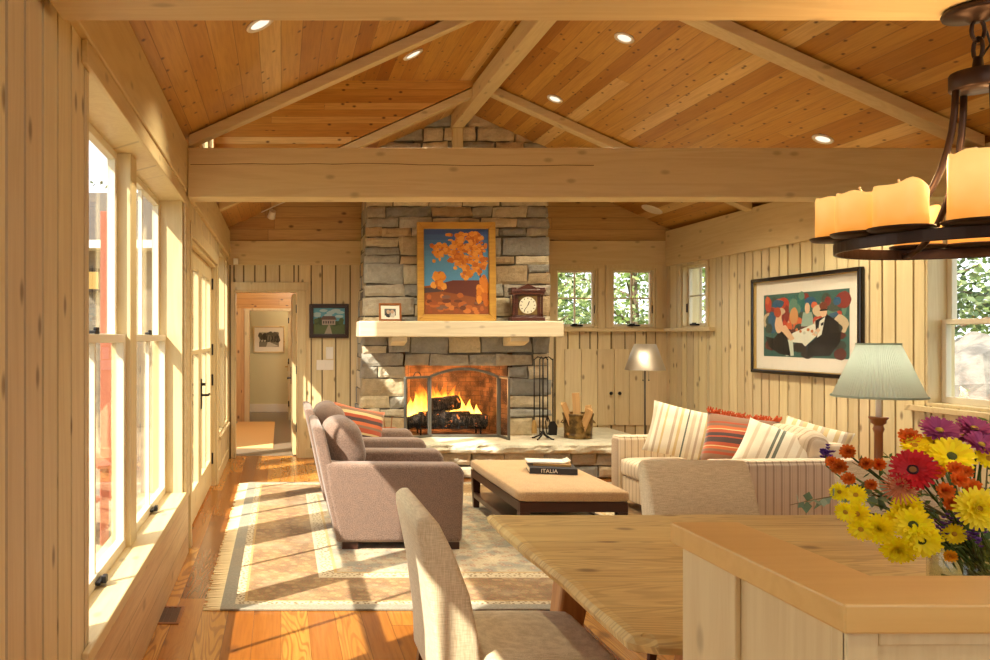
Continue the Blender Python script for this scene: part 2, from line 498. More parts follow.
# ledge under the high windows, both walls
mb = MB(); mb.box(3.06, XR, YB - .06, YB - .001, 1.545, 1.588); mb.box(XR - .06, XR - .001, 8.7, YB - .06, 1.545, 1.588)
mb.box(XR - .05, XR - .001, 4.25, 6.0, .935, .975)
struct(mb.build('trim_14', MAT['beamX'], bevel=.004))


# ------------------------------------------------------------------ windows and doors
def mapper(plane, pos, out):
    def f(mb, u0, u1, d0, d1, z0, z1, t=(1, 1, 1)):
        a, b = pos + out * d0, pos + out * d1
        if plane == 'x': mb.box(a, b, u0, u1, z0, z1, t)
        else: mb.box(u0, u1, a, b, z0, z1, t)
    return f


def window(name, plane, pos, out, u0, u1, z0, z1, units=1, hung=False, depth=.12, case=.09, mull=.1, grid=(2, 2), meet=.5, head=True, wall=.2, crank=False, mfront=-.012):
    w = sthing(name); B = mapper(plane, pos, out)
    cz = MB()
    k = .018
    if case:
        B(cz, u0 - case, u0, -k, -.001, z0, z1 + (.06 if head else 0)); B(cz, u1, u1 + case, -k, -.001, z0, z1 + (.06 if head else 0))
        if head: B(cz, u0 - case, u1 + case, -k - .006, -.001, z1, z1 + .07)
    B(cz, u0, u0 + .02, .0, wall, z0, z1); B(cz, u1 - .02, u1, .0, wall, z0, z1)
    B(cz, u0 + .02, u1 - .02, .0, wall, z1 - .02, z1); B(cz, u0 + .02, u1 - .02, .0, wall + .03, z0, z0 + .02)
    cz.build('frame', MAT['trimZ'], w, bevel=.003)
    uw = (u1 - u0 - .04 - mull * (units - 1)) / units
    if units > 1:
        m = MB()
        for i in range(1, units):
            a = u0 + .02 + i * uw + (i - 1) * mull
            B(m, a, a + mull, mfront, depth + .07, z0 + .02, z1 - .02)
        m.build('mullion', MAT['trimZ'], w, bevel=.004)
    for i in range(units):
        a = u0 + .02 + i * (uw + mull); b = a + uw
        za, zb = z0 + .02, z1 - .02
        zm = za + (zb - za) * meet
        parts = [(za, zm + .02, depth, .042, True), (zm - .02, zb, depth + .042, .042, False)] if hung else [(za, zb, depth, .03, True)]
        for (p, q, d, r, low) in parts:
            s = MB(); lo = r * (1.15 if low and hung else 1)
            B(s, a, a + r, d, d + .04, p, q); B(s, b - r, b, d, d + .04, p, q)
            B(s, a + r, b - r, d, d + .04, p, p + lo); B(s, a + r, b - r, d, d + .04, q - r * .9, q)
            gx, gz = grid
            for ii in range(1, gx):
                c = a + r + (b - a - 2 * r) * ii / gx; B(s, c - .009, c + .009, d + .008, d + .032, p + lo, q - r * .9)
            for ii in range(1, gz):
                c = p + lo + (q - r * .9 - p - lo) * ii / gz; B(s, a + r, b - r, d + .01, d + .03, c - .009, c + .009)
            so = s.build('sash', MAT['sash'], w, bevel=.003)
            g = MB(); B(g, a + r - .004, b - r + .004, d + .018, d + .022, p + lo - .004, q - r * .9 + .004); g.build('pane', MAT['glass'], so)
            if low and hung:
                l = MB(); c = (a + b) / 2
                B(l, c - .05, c + .05, d - .022, d - .001, p + lo * .3, p + lo * .3 + .014); B(l, c - .02, c + .02, d - .04, d - .02, p + lo * .3, p + lo * .3 + .03)
                l.build('sash_lift', MAT['black'], so, bevel=.003)
                l = MB(); B(l, c - .035, c + .035, d - .002, d + .03, q, q + .014); B(l, c - .008, c + .04, d, d + .016, q + .014, q + .028)
                l.build('latch', MAT['black'], so, bevel=.003)
            elif low and crank:
                l = MB(); c = a + (b - a) * .5
                B(l, c - .07, c + .07, d - .075, d - .03, p + .001, p + .022); B(l, c - .06, c + .0, d - .085, d - .06, p + .022, p + .034)
                l.build('crank', MAT['black'], so, bevel=.004)
                l = MB(); B(l, b - .005, b + .008, d - .02, d - .002, p + .16, p + .26)
                l.build('latch', MAT['black'], so, bevel=.002)
    return w


window('window_1', 'x', XL, -1, 2.69, 5.30, .43, 2.40, units=2, hung=True, depth=.11, case=0, mull=.16, mfront=.085, grid=(2, 1), meet=.53, head=False)
window('window_2', 'x', XL, -1, 8.38, 9.72, .45, 2.4, units=2, hung=True, depth=.06, case=0, mull=.06, grid=(2, 1), meet=.49, head=False)
window('window_3', 'y', YB, 1, 3.36, 3.88, 1.59, 2.32, depth=.05, case=.075, head=True, wall=.16, crank=True)
window('window_4', 'y', YB, 1, 4.05, 4.59, 1.59, 2.32, depth=.05, case=.075, head=True, wall=.16, crank=True)
window('window_5', 'x', XR, 1, 8.87, 9.42, 1.59, 2.32, depth=.06, case=.055, head=False, crank=True)
window('window_6', 'x', XR, 1, 4.4, 5.86, .98, 2.3, hung=True, depth=.1, case=.0, head=False, grid=(1, 1), meet=.46)
window('window_7', 'x', XL, -1, .1, 1.75, .45, 2.3, units=2, hung=True, depth=.1, case=0, mull=.15, grid=(2, 1), head=False)
window('fill_window', 'y', YF, -1, .2, 4.3, 1.15, 3.1, units=3, depth=.05, case=0, head=False, wall=.16, grid=(1, 1))  # unseen window added behind the camera to let in fill daylight
window('window_9', 'x', XL - .001, -1, 5.65, 7.75, 3.05, 3.85, units=3, depth=.05, case=0, head=False, wall=.118, grid=(2, 1))
# stool under the long window, panelled apron below it, head casing
mb = MB(); mb.prism([(XL - .108, 2.692), (XL + .001, 2.692), (XL + .001, 2.6), (XL + .025, 2.6), (XL + .025, 5.52), (XL + .001, 5.52), (XL + .001, 5.298), (XL - .108, 5.298)], .40, .452, 'Z'); struct(mb.build('trim_15', MAT['beamY'], bevel=.006))
MAT['apron'] = planks('pine_apron_boards', 2, 1, .14, 6.0, [(0, lin(220, 194, 148)), (1, lin(208, 178, 130))], .45, .45, .4, 2.5)
mb = MB(); mb.box(XL + .001, XL + .014, 2.2, 5.5, .0, .399); struct(mb.build('trim_16', MAT['apron']))
mb = MB(); mb.box(XL + .001, XL + .02, 2.6, 5.5, 2.37, 2.449); mb.box(XL + .001, XL + .022, 5.30, 5.52, .43, 2.37)
struct(mb.build('trim_17', MAT['beamY'], bevel=.004))
mb = MB(); mb.box(XL - .06, XL + .03, 8.3, 9.76, .415, .448); struct(mb.build('trim_18', MAT['beamY'], bevel=.005))
mb = MB()
for a, b in ((YF, 2.2), (8.0, YB)): mb.box(XL + .001, XL + .016, a, b, 0, .12)
struct(mb.build('baseboard_left', MAT['beamY'], bevel=.004))
mb = MB(); mb.box(XR - .016, XR - .001, YF, YB - .02, 0, .12); struct(mb.build('baseboard_right', MAT['beamY'], bevel=.004))
mb = MB(); mb.box(DX1 + .09, .84, YB - .016, YB - .001, 0, .12); struct(mb.build('baseboard_back', MAT['beamX'], bevel=.004))

# garden doors in the left wall: two tall glazed leaves
d = sthing('door_1')
mb = MB(); B = mapper('x', XL, -1)
B(mb, 5.6, 5.68, -.02, -.001, 0, 2.28); B(mb, 7.98, 8.08, -.02, -.001, 0, 2.28); B(mb, 5.6, 8.08, -.022, -.001, 2.2, 2.3)
B(mb, 5.68, 5.71, 0, .18, 0, 2.2); B(mb, 7.95, 7.98, 0, .18, 0, 2.2); B(mb, 5.71, 7.95, 0, .18, 2.17, 2.2)
mb.build('frame', MAT['trimZ'], d, bevel=.004)
for i, (a, b) in enumerate(((5.715, 6.825), (6.835, 7.945))):
    mb = MB()
    for q in ((a, a + .12, .02, 2.165), (b - .12, b, .02, 2.165), (a + .12, b - .12, .02, .27), (a + .12, b - .12, 2.03, 2.165),
              (a + .12, b - .12, 1.34, 1.375)): B(mb, q[0], q[1], .04, .085, q[2], q[3])
    c = (a + b) / 2; B(mb, c - .012, c + .012, .045, .08, .27, 2.03)
    lf = mb.build('leaf', MAT['trimZ'], d, bevel=.004)
    mb = MB(); B(mb, a + .118, b - .118, .06, .066, .268, 2.032); mb.build('pane', MAT['glass'], lf)
    if i:
        mb = MB(); B(mb, a + .03, a + .075, .03, .04, .86, 1.12)
        B(mb, a + .042, a + .062, -.02, .03, .97, .99); B(mb, a + .042, a + .18, -.03, -.014, .97, .99)
        B(mb, a + .04, a + .065, .0, .03, 1.06, 1.085)
        mb.build('handle', MAT['black'], lf, bevel=.004)
        mb = MB()
        for z in (.22, 1.0, 1.3, 1.95): mb.tube([(XL - .035, b + .002, z), (XL - .035, b + .002, z + .11)], .012, 8)
        mb.build('hinge', MAT['black'], lf)

# doorway in the back wall: casing, and a plank door standing open into the hall
d = sthing('door_2')
mb = MB(); B = mapper('y', YB, 1)
B(mb, DX0 - .035, DX0, -.02, -.001, 0, 2.05); B(mb, DX1, DX1 + .09, -.02, -.001, 0, 2.05); B(mb, DX0 - .035, DX1 + .11, -.024, -.001, 2.05, 2.15)
B(mb, DX0, DX0 + .02, -.001, .16, 0, 2.03); B(mb, DX1 - .02, DX1, -.001, .16, 0, 2.03); B(mb, DX0, DX1, -.001, .16, 2.03, 2.05)
mb.build('frame', MAT['trimZ'], d, bevel=.003)
mb = MB(); mb.hexa([(DX1 - .066, YB + .17, .012), (DX1 - .024, YB + .17, .012), (DX1 - .036, YB + 1.0, .012), (DX1 - .078, YB + 1.0, .012),
                    (DX1 - .066, YB + .17, 2.02), (DX1 - .024, YB + .17, 2.02), (DX1 - .036, YB + 1.0, 2.02), (DX1 - .078, YB + 1.0, 2.02)])
lf = mb.build('leaf', MAT['trimZ'], d, bevel=.003)
mb = MB()
for z in (.3, 1.02, 1.78): mb.box(DX1 - .03, DX1 - .012, YB + .13, YB + .168, z, z + .1)
mb.build('hinge', MAT['black'], lf)
mb = MB(); mb.box(DX1 - .084, DX1 - .074, YB + .92, YB + .96, .85, 1.08); mb.bar((DX1 - .075, YB + .94, .93), (DX1 - .13, YB + .94, .93), .02, .02); mb.bar((DX1 - .125, YB + .94, .93), (DX1 - .125, YB + .82, .93), .018, .02)
mb.build('handle', MAT['black'], lf, bevel=.003)

# the hall and the pale room beyond it
HY = 14.0
mb = MB(); cells(mb, 'y', HY, HY + .12, -1.5, 1.6, 0, 1.98, [(WX(249.5, HY), WX(291, HY), 0, 1.94)]); struct(mb.build('wall_hall_far', MAT['cedarwall']))
mb = MB(); mb.box(-1.5, 1.6, HY - .01, HY + .12, 1.98, 2.7); struct(mb.build('trim_19', MAT['cedarhz']))
mb = MB(); mb.box(-1.5, -1.4, YB + .165, HY, 0, 2.7); struct(mb.build('wall_hall_left', MAT['cedarwall']))
mb = MB(); mb.box(1.5, 1.6, YB + .165, HY, 0, 2.7); struct(mb.build('wall_hall_right', MAT['cedarwall']))
mb = MB(); mb.box(-1.5, 1.6, YB + .31, 17, 2.7, 2.8); struct(mb.build('ceiling_hall', MAT['cedarhz']))
MAT['green'] = plain('pale_sage_wall_paint', lin(214, 208, 168), .8)
mb = MB(); mb.box(-1.5, 1.6, 15.8, 15.9, 0, 2.7); mb.box(-1.5, -1.4, HY + .121, 15.8, 0, 2.7); mb.box(1.5, 1.6, HY + .121, 15.8, 0, 2.7); struct(mb.build('wall_far_room', MAT['green']))
mb = MB(); mb.box(-1.39, 1.49, 15.78, 15.799, 0, .16); struct(mb.build('baseboard_far_room', MAT['white'], bevel=.003))
d = sthing('door_3')
hx0, hx1 = WX(249.5, HY), WX(291, HY)
mb = MB(); mb.box(hx0 - .09, hx0, HY - .022, HY - .001, 0, 1.94); mb.box(hx1, hx1 + .09, HY - .022, HY - .001, 0, 1.94); mb.box(hx0 - .1, hx1 + .1, HY - .026, HY - .001, 1.94, 1.979)
mb.build('frame', MAT['trimZ'], d, bevel=.003)
mb = MB(); mb.box(hx1 - .045, hx1 - .005, HY + .13, HY + .85, .01, 1.93); lf = mb.build('leaf', MAT['trimZ'], d, bevel=.003)
mb = MB()
for z in (.25, 1.0, 1.72): mb.box(hx1 - .05, hx1 - .03, HY + .115, HY + .13, z, z + .1)
mb.build('hinge', MAT['black'], lf)
mb = MB(); mb.box(hx1 - .054, hx1 - .045, HY + .76, HY + .8, .85, 1.02); mb.box(hx1 - .1, hx1 - .05, HY + .77, HY + .79, .92, .94)
mb.build('handle', MAT['brass'], lf)
# ------------------------------------------------------------------ fireplace
FY = 9.0; SF = F / FY
t = T('fieldstone'); v = t.coord(); tn = t.tint()
n1 = t.noise(v, 9, 4, .65); n2 = t.noise(v, 60, 3, .6)
col = t.mix(t.m('MULTIPLY', t.step(n1, .35, .65), .5), tn, t.mix(1.0, tn, (.62, .6, .56), 'MULTIPLY'))
col = t.mix(t.m('MULTIPLY', t.step(n2, .4, .7), .3), col, t.mix(1.0, col, (1.3, 1.25, 1.15), 'MULTIPLY'))
MAT['stone'] = t.bsdf(col, .85, t.bump(t.m('ADD', n1, t.m('MULTIPLY', n2, .5)), .7, .02))
STC = [lin(178, 174, 160), lin(198, 188, 162), lin(162, 160, 150), lin(208, 194, 160), lin(184, 162, 126), lin(170, 162, 144), lin(214, 202, 172), lin(148, 148, 142), lin(192, 176, 142)]


def stone(mb, x0, x1, z0, z1, y, depth=.1, jit=.02, side=None):
    g = .007; col = random.choice(STC); k = random.uniform(.85, 1.1); col = tuple(c * k for c in col)
    w, h = x1 - x0, z1 - z0; nx = max(4, min(14, int(w / .035))); nz = max(4, min(9, int(h / .03)))
    j = lambda: random.uniform(-jit, jit) * .6
    A = (x0 + g + j(), z0 + g + j()); Bq = (x1 - g + j(), z0 + g + j()); Cq = (x1 - g + j(), z1 - g + j()); D = (x0 + g + j(), z1 - g + j())
    out = random.uniform(.0, .02); sd = random.uniform(0, 99); tx, tz = random.uniform(-.014, .014), random.uniform(-.014, .014)
    vs, fs = [], []
    for i in range(nz + 1):
        for q in range(nx + 1):
            u, s_ = q / nx, i / nz
            X = (A[0] * (1 - u) + Bq[0] * u) * (1 - s_) + (D[0] * (1 - u) + Cq[0] * u) * s_
            Z = (A[1] * (1 - u) + Bq[1] * u) * (1 - s_) + (D[1] * (1 - u) + Cq[1] * u) * s_
            e = min(u * w, (1 - u) * w, s_ * h, (1 - s_) * h)
            rd = min(1, e / .022); rd = 1 - (1 - rd) ** 2
            nn = mnoise.noise((X * 9 + sd, Z * 9, sd)) * .014 + mnoise.noise((X * 26 + sd, Z * 26, sd)) * .006
            vs.append((X + (nn * .5 if e < .001 else 0), y - (.012 + out) * 1 - rd * .013 - nn - tx * (u - .5) - tz * (s_ - .5), Z + (nn * .5 if e < .001 else 0)))
    for i in range(nz):
        for q in range(nx):
            a = i * (nx + 1) + q; fs.append((a, a + 1, a + nx + 2, a + nx + 1))
    ring = [q for q in range(nx + 1)] + [i * (nx + 1) + nx for i in range(1, nz + 1)] + [nz * (nx + 1) + q for q in range(nx - 1, -1, -1)] + [i * (nx + 1) for i in range(nz - 1, 0, -1)]
    o = len(vs); vs += [(vs[r][0], y + depth, vs[r][2]) for r in ring]
    m = len(ring)
    for i in range(m): fs.append((ring[i], o + i, o + (i + 1) % m, ring[(i + 1) % m]))
    mb.add(vs, fs, col)


fp = thing('fireplace', 'tall grey and tan fieldstone fireplace rising to the ridge at the far end', 'fireplace', (0, 0, 0))
OX0, OX1, OZ0, OZ1 = WX(405, FY), WX(507, FY), .36, WZ(366, FY)
cx = lambda z, l: (.86 + .035 * z if l else 3.045 - .012 * z)
mb = MB()
def fill(z0, z1, x0, x1):
    x = x0
    while x < x1 - 1e-3:
        w = random.uniform(.18, .52) * (1.25 if z1 - z0 > .15 else 1)
        if x1 - x - w < .16: w = x1 - x
        if z1 - z0 > .17 and random.random() < .3 and w < .42:
            zz = z0 + (z1 - z0) * random.uniform(.4, .6); stone(mb, x, x + w, z0, zz, FY); stone(mb, x, x + w, zz, z1, FY)
        else: stone(mb, x, x + w, z0, z1, FY)
        x += w
z = .0
rows = []
while z < 4.12:
    h = random.choice((.095, .12, .14, .17, .2, .22))
    for lim in (OZ0, OZ1):
        if z < lim - 1e-3 < z + h + .06: h = lim - z
    rows.append((z, z + h)); z += h
for a, b in rows:
    if a >= OZ1 - 1e-3 or b <= OZ0 + 1e-3: fill(a, b, cx(a, 1), cx(a, 0))
    else: fill(a, b, cx(a, 1), OX0); fill(a, b, OX1, cx(a, 0))
mb.build('stonework', MAT['stone'], fp)
mb = MB(); mort = (.15, .135, .11)
for a, b in ((.93, OX0 - .01), (OX1 + .01, 2.99)): mb.box(a, b, FY, YB - .002, 0, OZ1 + .01, mort)
mb.prism([(.93, OZ1 + .01), (2.99, OZ1 + .01), (2.975, 3.3), (1.0, 3.3)], FY, YB - .002, 'Y', mort); mb.box(1.5, 2.57, FY, YB - .002, 3.55, 3.82, mort)
mb.build('masonry_core', MAT['stone'], fp)
# side returns of the chimney
sides = {-1: MB(), 1: MB()}
zz = .0
while zz < 3.2:
    h = random.choice((.12, .16, .2))
    if zz > 3.1: break
    for xs, sg in ((cx(zz, 1) + .035, -1), (cx(zz, 0) - .035, 1)):
        y = FY + .02
        while y < YB - .05:
            w = min(random.uniform(.2, .4), YB - .01 - y); c = random.choice(STC)
            sides[sg].box(xs + (.12 if sg < 0 else -.12), xs + sg * random.uniform(.004, .015), y + .006, y + w - .006, zz + .006, zz + h - .006, c); y += w
    zz += h
for mb in sides.values(): mb.build('side_stones', MAT['stone'], fp, bevel=.006)
# firebox
t = T('soot_firebrick'); v = t.coord(); x = t.sep(v)
bk = t.n('TexBrick', {'Vector': t.comb(x[0], x[2], 0.0), 'Color1': lin(156, 112, 76), 'Color2': lin(128, 88, 58), 'Mortar': lin(80, 62, 48), 'Scale': 4.5, 'Mortar Size': .012})
MAT['brick'] = t.bsdf(t.mix(t.step(t.noise(v, 5), .35, .7), bk.outputs[0], lin(62, 44, 34)), .9)
mb = MB(); q = .62
mb.box(OX0 - .05, OX1 + .05, FY + q, FY + q + .06, OZ0, OZ1 + .3); mb.hexa([(OX0 - .06, FY - .0, OZ0), (OX0, FY - .0, OZ0), (OX0 + .16, FY + q, OZ0), (OX0 - .06, FY + q, OZ0), (OX0 - .06, FY, OZ1 + .3), (OX0, FY, OZ1 + .3), (OX0 + .16, FY + q, OZ1 + .3), (OX0 - .06, FY + q, OZ1 + .3)])
mb.hexa([(OX1, FY, OZ0), (OX1 + .06, FY, OZ0), (OX1 + .06, FY + q, OZ0), (OX1 - .16, FY + q, OZ0), (OX1, FY, OZ1 + .3), (OX1 + .06, FY, OZ1 + .3), (OX1 + .06, FY + q, OZ1 + .3), (OX1 - .16, FY + q, OZ1 + .3)])
mb.box(OX0, OX1, FY + .1, FY + q, OZ1 + .2, OZ1 + .3); mb.box(OX0 - .05, OX1 + .05, FY, FY + q, OZ0 - .05, OZ0)
mb.build('firebox', MAT['brick'], fp)
# hearth
hs = MB(); HZ = .375
mb = MB(); random.seed(21)
nx, ny = 70, 8; vs, fs = [], []
HX0, HX1, HY0 = .86, 3.98, 8.28
for i, (zz, dy) in enumerate(((.272, .018), (.285, .0), (.31, -.008), (.335, -.006), (.358, .0), (.37, .012), (HZ, .03))):
    for k in range(nx + 1):
        xx = HX0 + (HX1 - HX0) * k / nx
        vs.append((xx, HY0 + dy + mnoise.noise((xx * 6, zz * 22, 3)) * .035 + mnoise.noise((xx * 22, zz * 40, 9)) * .012, zz))
for i in range(6):
    for k in range(nx): a = i * (nx + 1) + k; fs.append((a, a + 1, a + nx + 2, a + nx + 1))
o = len(vs); vs += [(HX0 + (HX1 - HX0) * k / nx, YB - .003 if HX0 + (HX1 - HX0) * k / nx > 3.06 else FY - .02, HZ) for k in range(nx + 1)]
for k in range(nx): a = 6 * (nx + 1) + k; fs.append((a, a + 1, o + k + 1, o + k))
o2 = len(vs); vs += [(vs[o + k][0], vs[o + k][1], .272) for k in range(nx + 1)]
for k in range(nx): fs.append((k + 1, k, o2 + k, o2 + k + 1))
fs.append(tuple([i * (nx + 1) + nx for i in range(7)] + [o + nx, o2 + nx])); fs.append(tuple(reversed([i * (nx + 1) for i in range(7)] + [o, o2])))
mb.add(vs, fs, lin(206, 200, 178)); mb.build('hearth_slab', MAT['stone'], fp)
mb = MB(); zz = 0
for h in (.13, .14):
    x = HX0 + .03
    while x < HX1 - .02:
        w = min(random.uniform(.22, .5), HX1 - .02 - x)
        if w > .06: stone(mb, x, x + w, zz, zz + h, HY0 + .1)
        x += w
    zz += h
mb.box(HX0 + .04, HX1 - .03, HY0 + .12, FY - .03, 0, .27, mort); mb.box(3.06, HX1 - .03, FY - .03, YB - .003, 0, .27, mort)
mb.build('hearth_base', MAT['stone'], fp)
# mantel
MAT['mantel'] = wood('bleached_mantel_timber', 'X', lin(226, 214, 184), lin(206, 190, 156), .6, .3)
mb = MB(); MZ0, MZ1 = WZ(337, 8.6), WZ(321, 8.6); mb.box(WX(359, 8.6), WX(564, 8.6), 8.6, 8.985, MZ0, MZ1 - .0)
mb.build('mantel_shelf', MAT['mantel'], fp, bevel=.012)
for a, b in ((392, 407), (510, 529)):
    mb = MB(); mb.prism([(8.68, MZ0), (8.985, MZ0), (8.985, MZ0 - .1), (8.86, MZ0 - .095), (8.68, MZ0 - .05)], WX(a, 8.7), WX(b, 8.7), 'X'); mb.build('corbel', MAT['mantel'], fp, bevel=.008)

# fire: grate, logs, flames
t = T('charred_bark'); v = t.coord(); n = t.noise(t.scalev(v, (1, 4, 4)), 12, 4, .7)
MAT['char'] = t.bsdf(t.mix(t.step(n, .45, .7), (.012, .01, .009), lin(112, 92, 76)), .95, t.bump(n, 1.0, .03), Emission_Color=(1, .22, .03), Emission_Strength=t.m('MULTIPLY', t.step(t.noise(v, 14, 2), .62, .72), 2.5))
gr = thing('fire_grate', 'black iron grate holding the burning logs in the fireplace', 'grate', (1.93, 9.2, OZ0))
mb = MB()
for k in range(9):
    x = -.36 + k * .09; mb.tube([(x, -.14, .2 if k % 1 == 0 else .1), (x, -.14, .09), (x, .16, .09), (x, .16, .2)], .010, 6)
mb.tube([(-.4, -.1, .085), (.4, -.1, .085)], .011, 6); mb.tube([(-.4, .12, .085), (.4, .12, .085)], .011, 6)
for x in (-.34, .34):
    for y in (-.1, .12): mb.tube([(x, y, 0), (x, y, .09)], .011, 6)
mb.build('grate_bars', MAT['black'], gr)
def flog(loc, L, r, rz, ry, label):
    o = thing('fire_log', label, 'log', loc, rz); mb = MB(); sd = random.random() * 50
    prof = [(r * .2, -L / 2), (r * .96, -L / 2 + .01)] + [(r * (1 + .1 * mnoise.noise((i * .9 + sd, 0, 0))), -L / 2 + L * i / 8) for i in range(1, 8)] + [(r * .96, L / 2 - .01), (r * .2, L / 2)]
    mb.lathe(prof, n=16, rf=lambda j, n, i: 1 + .09 * mnoise.noise((j * .9 + sd, i * .5, sd)))
    mb.build('bark', MAT['char'], o, smooth=True, rot=(0, PI / 2 + ry, 0)); return o
flog((1.86, 9.12, .55), .6, .085, .03, 0, 'thick charred log lying in front on the grate')
flog((2.18, 9.1, .535), .34, .075, -.1, .05, 'short ash-covered log at the right of the grate')
flog((1.88, 9.2, .71), .36, .085, .25, -.1, 'blackened log on top of the stack in the fire')
flog((1.55, 9.14, .53), .3, .07, .5, -.25, 'charred log end behind the left panel of the fire screen')
flog((1.9, 9.3, .55), .7, .07, -.05, 0, 'charred log at the back of the grate')
t = T('flame'); v = t.coord(); x = t.sep(v)
ht = t.m('DIVIDE', x[2], .5)
nz = t.noise(t.scalev(v, (6, 6, 2.5)), 2.0, 3, .6)
hh = t.m('ADD', ht, t.m('MULTIPLY', t.m('SUBTRACT', nz, .5), .8))
e = t.n('Emission', {'Color': t.ramp(hh, [(0, (1, .62, .12)), (.3, (1, .5, .06)), (.7, (1, .22, .015)), (1, (.9, .08, .005))]), 'Strength': t.m('MULTIPLY_ADD', t.step(hh, .9, 0.0), 6.0, 1.4)})
tr = t.n('BsdfTransparent')
mx = t.n('MixShader', {0: t.m('MULTIPLY', t.m('SUBTRACT', 1.0, t.step(hh, .35, .95)), .8), 1: tr.outputs[0], 2: e.outputs[0]}); t.nt.links.new(mx.outputs[0], t.out.inputs[0])
MAT['flame'] = t.mat
fl = thing('fire', 'orange flames licking up around the logs in the fireplace', 'fire', (1.9, 9.2, .5))
for (x, y, h, r) in ((-.27, .05, .56, .10), (-.16, .09, .62, .085), (-.36, .0, .36, .085), (-.06, .1, .46, .08), (.1, .1, .42, .08), (.2, .08, .34, .075), (.3, .03, .26, .06), (-.44, .04, .28, .07), (.02, .12, .5, .07), (.4, .06, .2, .05)):
    mb = MB(); sd = random.random() * 9; prof = [(max(.002, r * (math.sin(PI * (i / 10) ** .6) * (1 - .25 * i / 10))), h * i / 10) for i in range(11)]
    mb.lathe(prof, n=14, cap=False)
    mb.v = [(a + .05 * math.sin(c * 11 + sd) * c / h, b + .03 * math.cos(c * 9 + sd), c) for a, b, c in mb.v]
    mb.build('flame', MAT['flame'], fl, smooth=True, loc=(x, y, 0))

# fire screen: arched middle, two wings
t = T('black_wire_mesh'); tr = t.n('BsdfTransparent'); df = t.n('BsdfDiffuse', {'Color': (.02, .018, .016)})
mx = t.n('MixShader', {0: .22, 1: tr.outputs[0], 2: df.outputs[0]}); t.nt.links.new(mx.outputs[0], t.out.inputs[0]); MAT['mesh'] = t.mat
MAT['pewter'] = plain('pewter_iron', lin(110, 108, 100), .45, Metallic=.7)
sy = 8.83
sc_ = thing('fire_screen', 'arched three-panel iron fire screen standing open before the fire', 'fire screen', (WX(464, sy), sy, HZ + .001))
cx0 = WX(464, sy); w2 = WX(498, sy) - cx0; zs = WZ(377, sy) - HZ; zt = WZ(369, sy) - HZ
arc = [(-w2 + 2 * w2 * i / 14, zs + (zt - zs) * (1 - ((i - 7) / 7) ** 2)) for i in range(15)]
mb = MB()
for (p, q) in zip(arc, arc[1:]): mb.bar((p[0], 0, p[1]), (q[0], 0, q[1]), .03, .026, up=(0, 1, 0))
mb.box(-w2 - .013, -w2 + .015, -.014, .014, 0, zs); mb.box(w2 - .015, w2 + .013, -.014, .014, 0, zs); mb.box(-w2, w2, -.014, .014, .0, .03)
mb.build('centre_frame', MAT['pewter'], sc_, bevel=.003)
mb = MB(); n = len(arc); mb.add([(a, 0, .02) for a, b in arc] + [(a, 0, b) for a, b in arc], [(i, i + 1, n + i + 1, n + i) for i in range(n - 1)]); mb.build('centre_mesh', MAT['mesh'], sc_)
for nm, xo, yo, sg in (('left', WX(405.5, 8.6) - cx0, -.23, -1), ('right', WX(509, 8.55) - cx0, -.27, 1)):
    mb = MB(); a = Vector((sg * (w2 + .014), -.004, 0)); b = Vector((xo, yo, 0)); up = Vector((0, 0, zs))
    for (p, q) in ((a, a + up), (b, b + up), (a + Vector((0, 0, .014)), b + Vector((0, 0, .014))), (a + up, b + up)): mb.bar(p, q, .026, .026, up=(b - a).normalized() if abs((q - p).z) > .1 else (0, 0, 1))
    w = mb.build('wing_frame', MAT['pewter'], sc_, bevel=.003)
    mb = MB(); mb.add([tuple(a), tuple(b), tuple(b + up), tuple(a + up)], [(0, 1, 2, 3)]); mb.build('wing_mesh', MAT['mesh'], w)
    if sg < 0:
        m = (a + b) / 2 + up; mb = MB(); dd = (b - a).normalized()
        mb.tube([tuple(m + dd * .06 * math.cos(PI * i / 8) + Vector((0, 0, .06 * math.sin(PI * i / 8)))) for i in range(9)], .005, 6); mb.build('handle', MAT['black'], w)

# fire tools on their stand
ty = 8.62; tx = WX(543, ty); th = WZ(353, ty) - HZ
st = thing('fire_tool_stand', 'black iron fire tool stand on the hearth right of the fire', 'tool stand', (tx, ty, HZ))
mb = MB()
mb.tube([(0, 0, .06), (0, 0, th - .05)], .009, 8)
for k in range(4):
    a = PI / 4 + k * PI / 2; mb.tube([(0, 0, .1), (.03 * math.cos(a), .03 * math.sin(a), .05), (.1 * math.cos(a), .1 * math.sin(a), .015), (.125 * math.cos(a), .125 * math.sin(a), .012)], .009, 7)
hp = [(-.105, -.02), (-.05, -.035), (.035, -.035), (.095, -.02)]
for (x, y) in hp: mb.tube([(0, 0, th - .06), (x * .6, y, th - .04), (x, y - .004, th - .075), (x, y - .012, th - .07)], .006, 6)
mb.build('stand', MAT['black'], st, smooth=True)
def tool(name, label, hx, hy, fn):
    o = thing(name, label, 'fire tool', (tx + hx, ty + hy - .012, HZ)); mb = MB(); top = th - .06
    mb.tube([(.0, 0, .2), (0, 0, top)], .0065, 7)
    mb.tube([(0, 0, top)] + [(.024 * math.sin(q), 0, top + .026 - .026 * math.cos(q)) for q in [i * PI / 5 for i in range(9)]], .006, 7)
    mb.build('shaft', MAT['black'], o, smooth=True); fn(o); return o
def f_brush(o):
    mb = MB(); mb.lathe([(.012, .07), (.03, .072), (.026, .16), (.018, .2), (.01, .215)], n=12); mb.build('bristles', plain('straw_bristle', lin(150, 116, 60), .9), o)
def f_poker(o):
    mb = MB(); mb.tube([(0, 0, .22), (0, 0, .06), (.0, 0, .045)], [.0065, .0065, .003], 7); mb.tube([(0, 0, .1), (.02, 0, .085), (.03, 0, .1)], .005, 6); mb.build('point', MAT['black'], o)
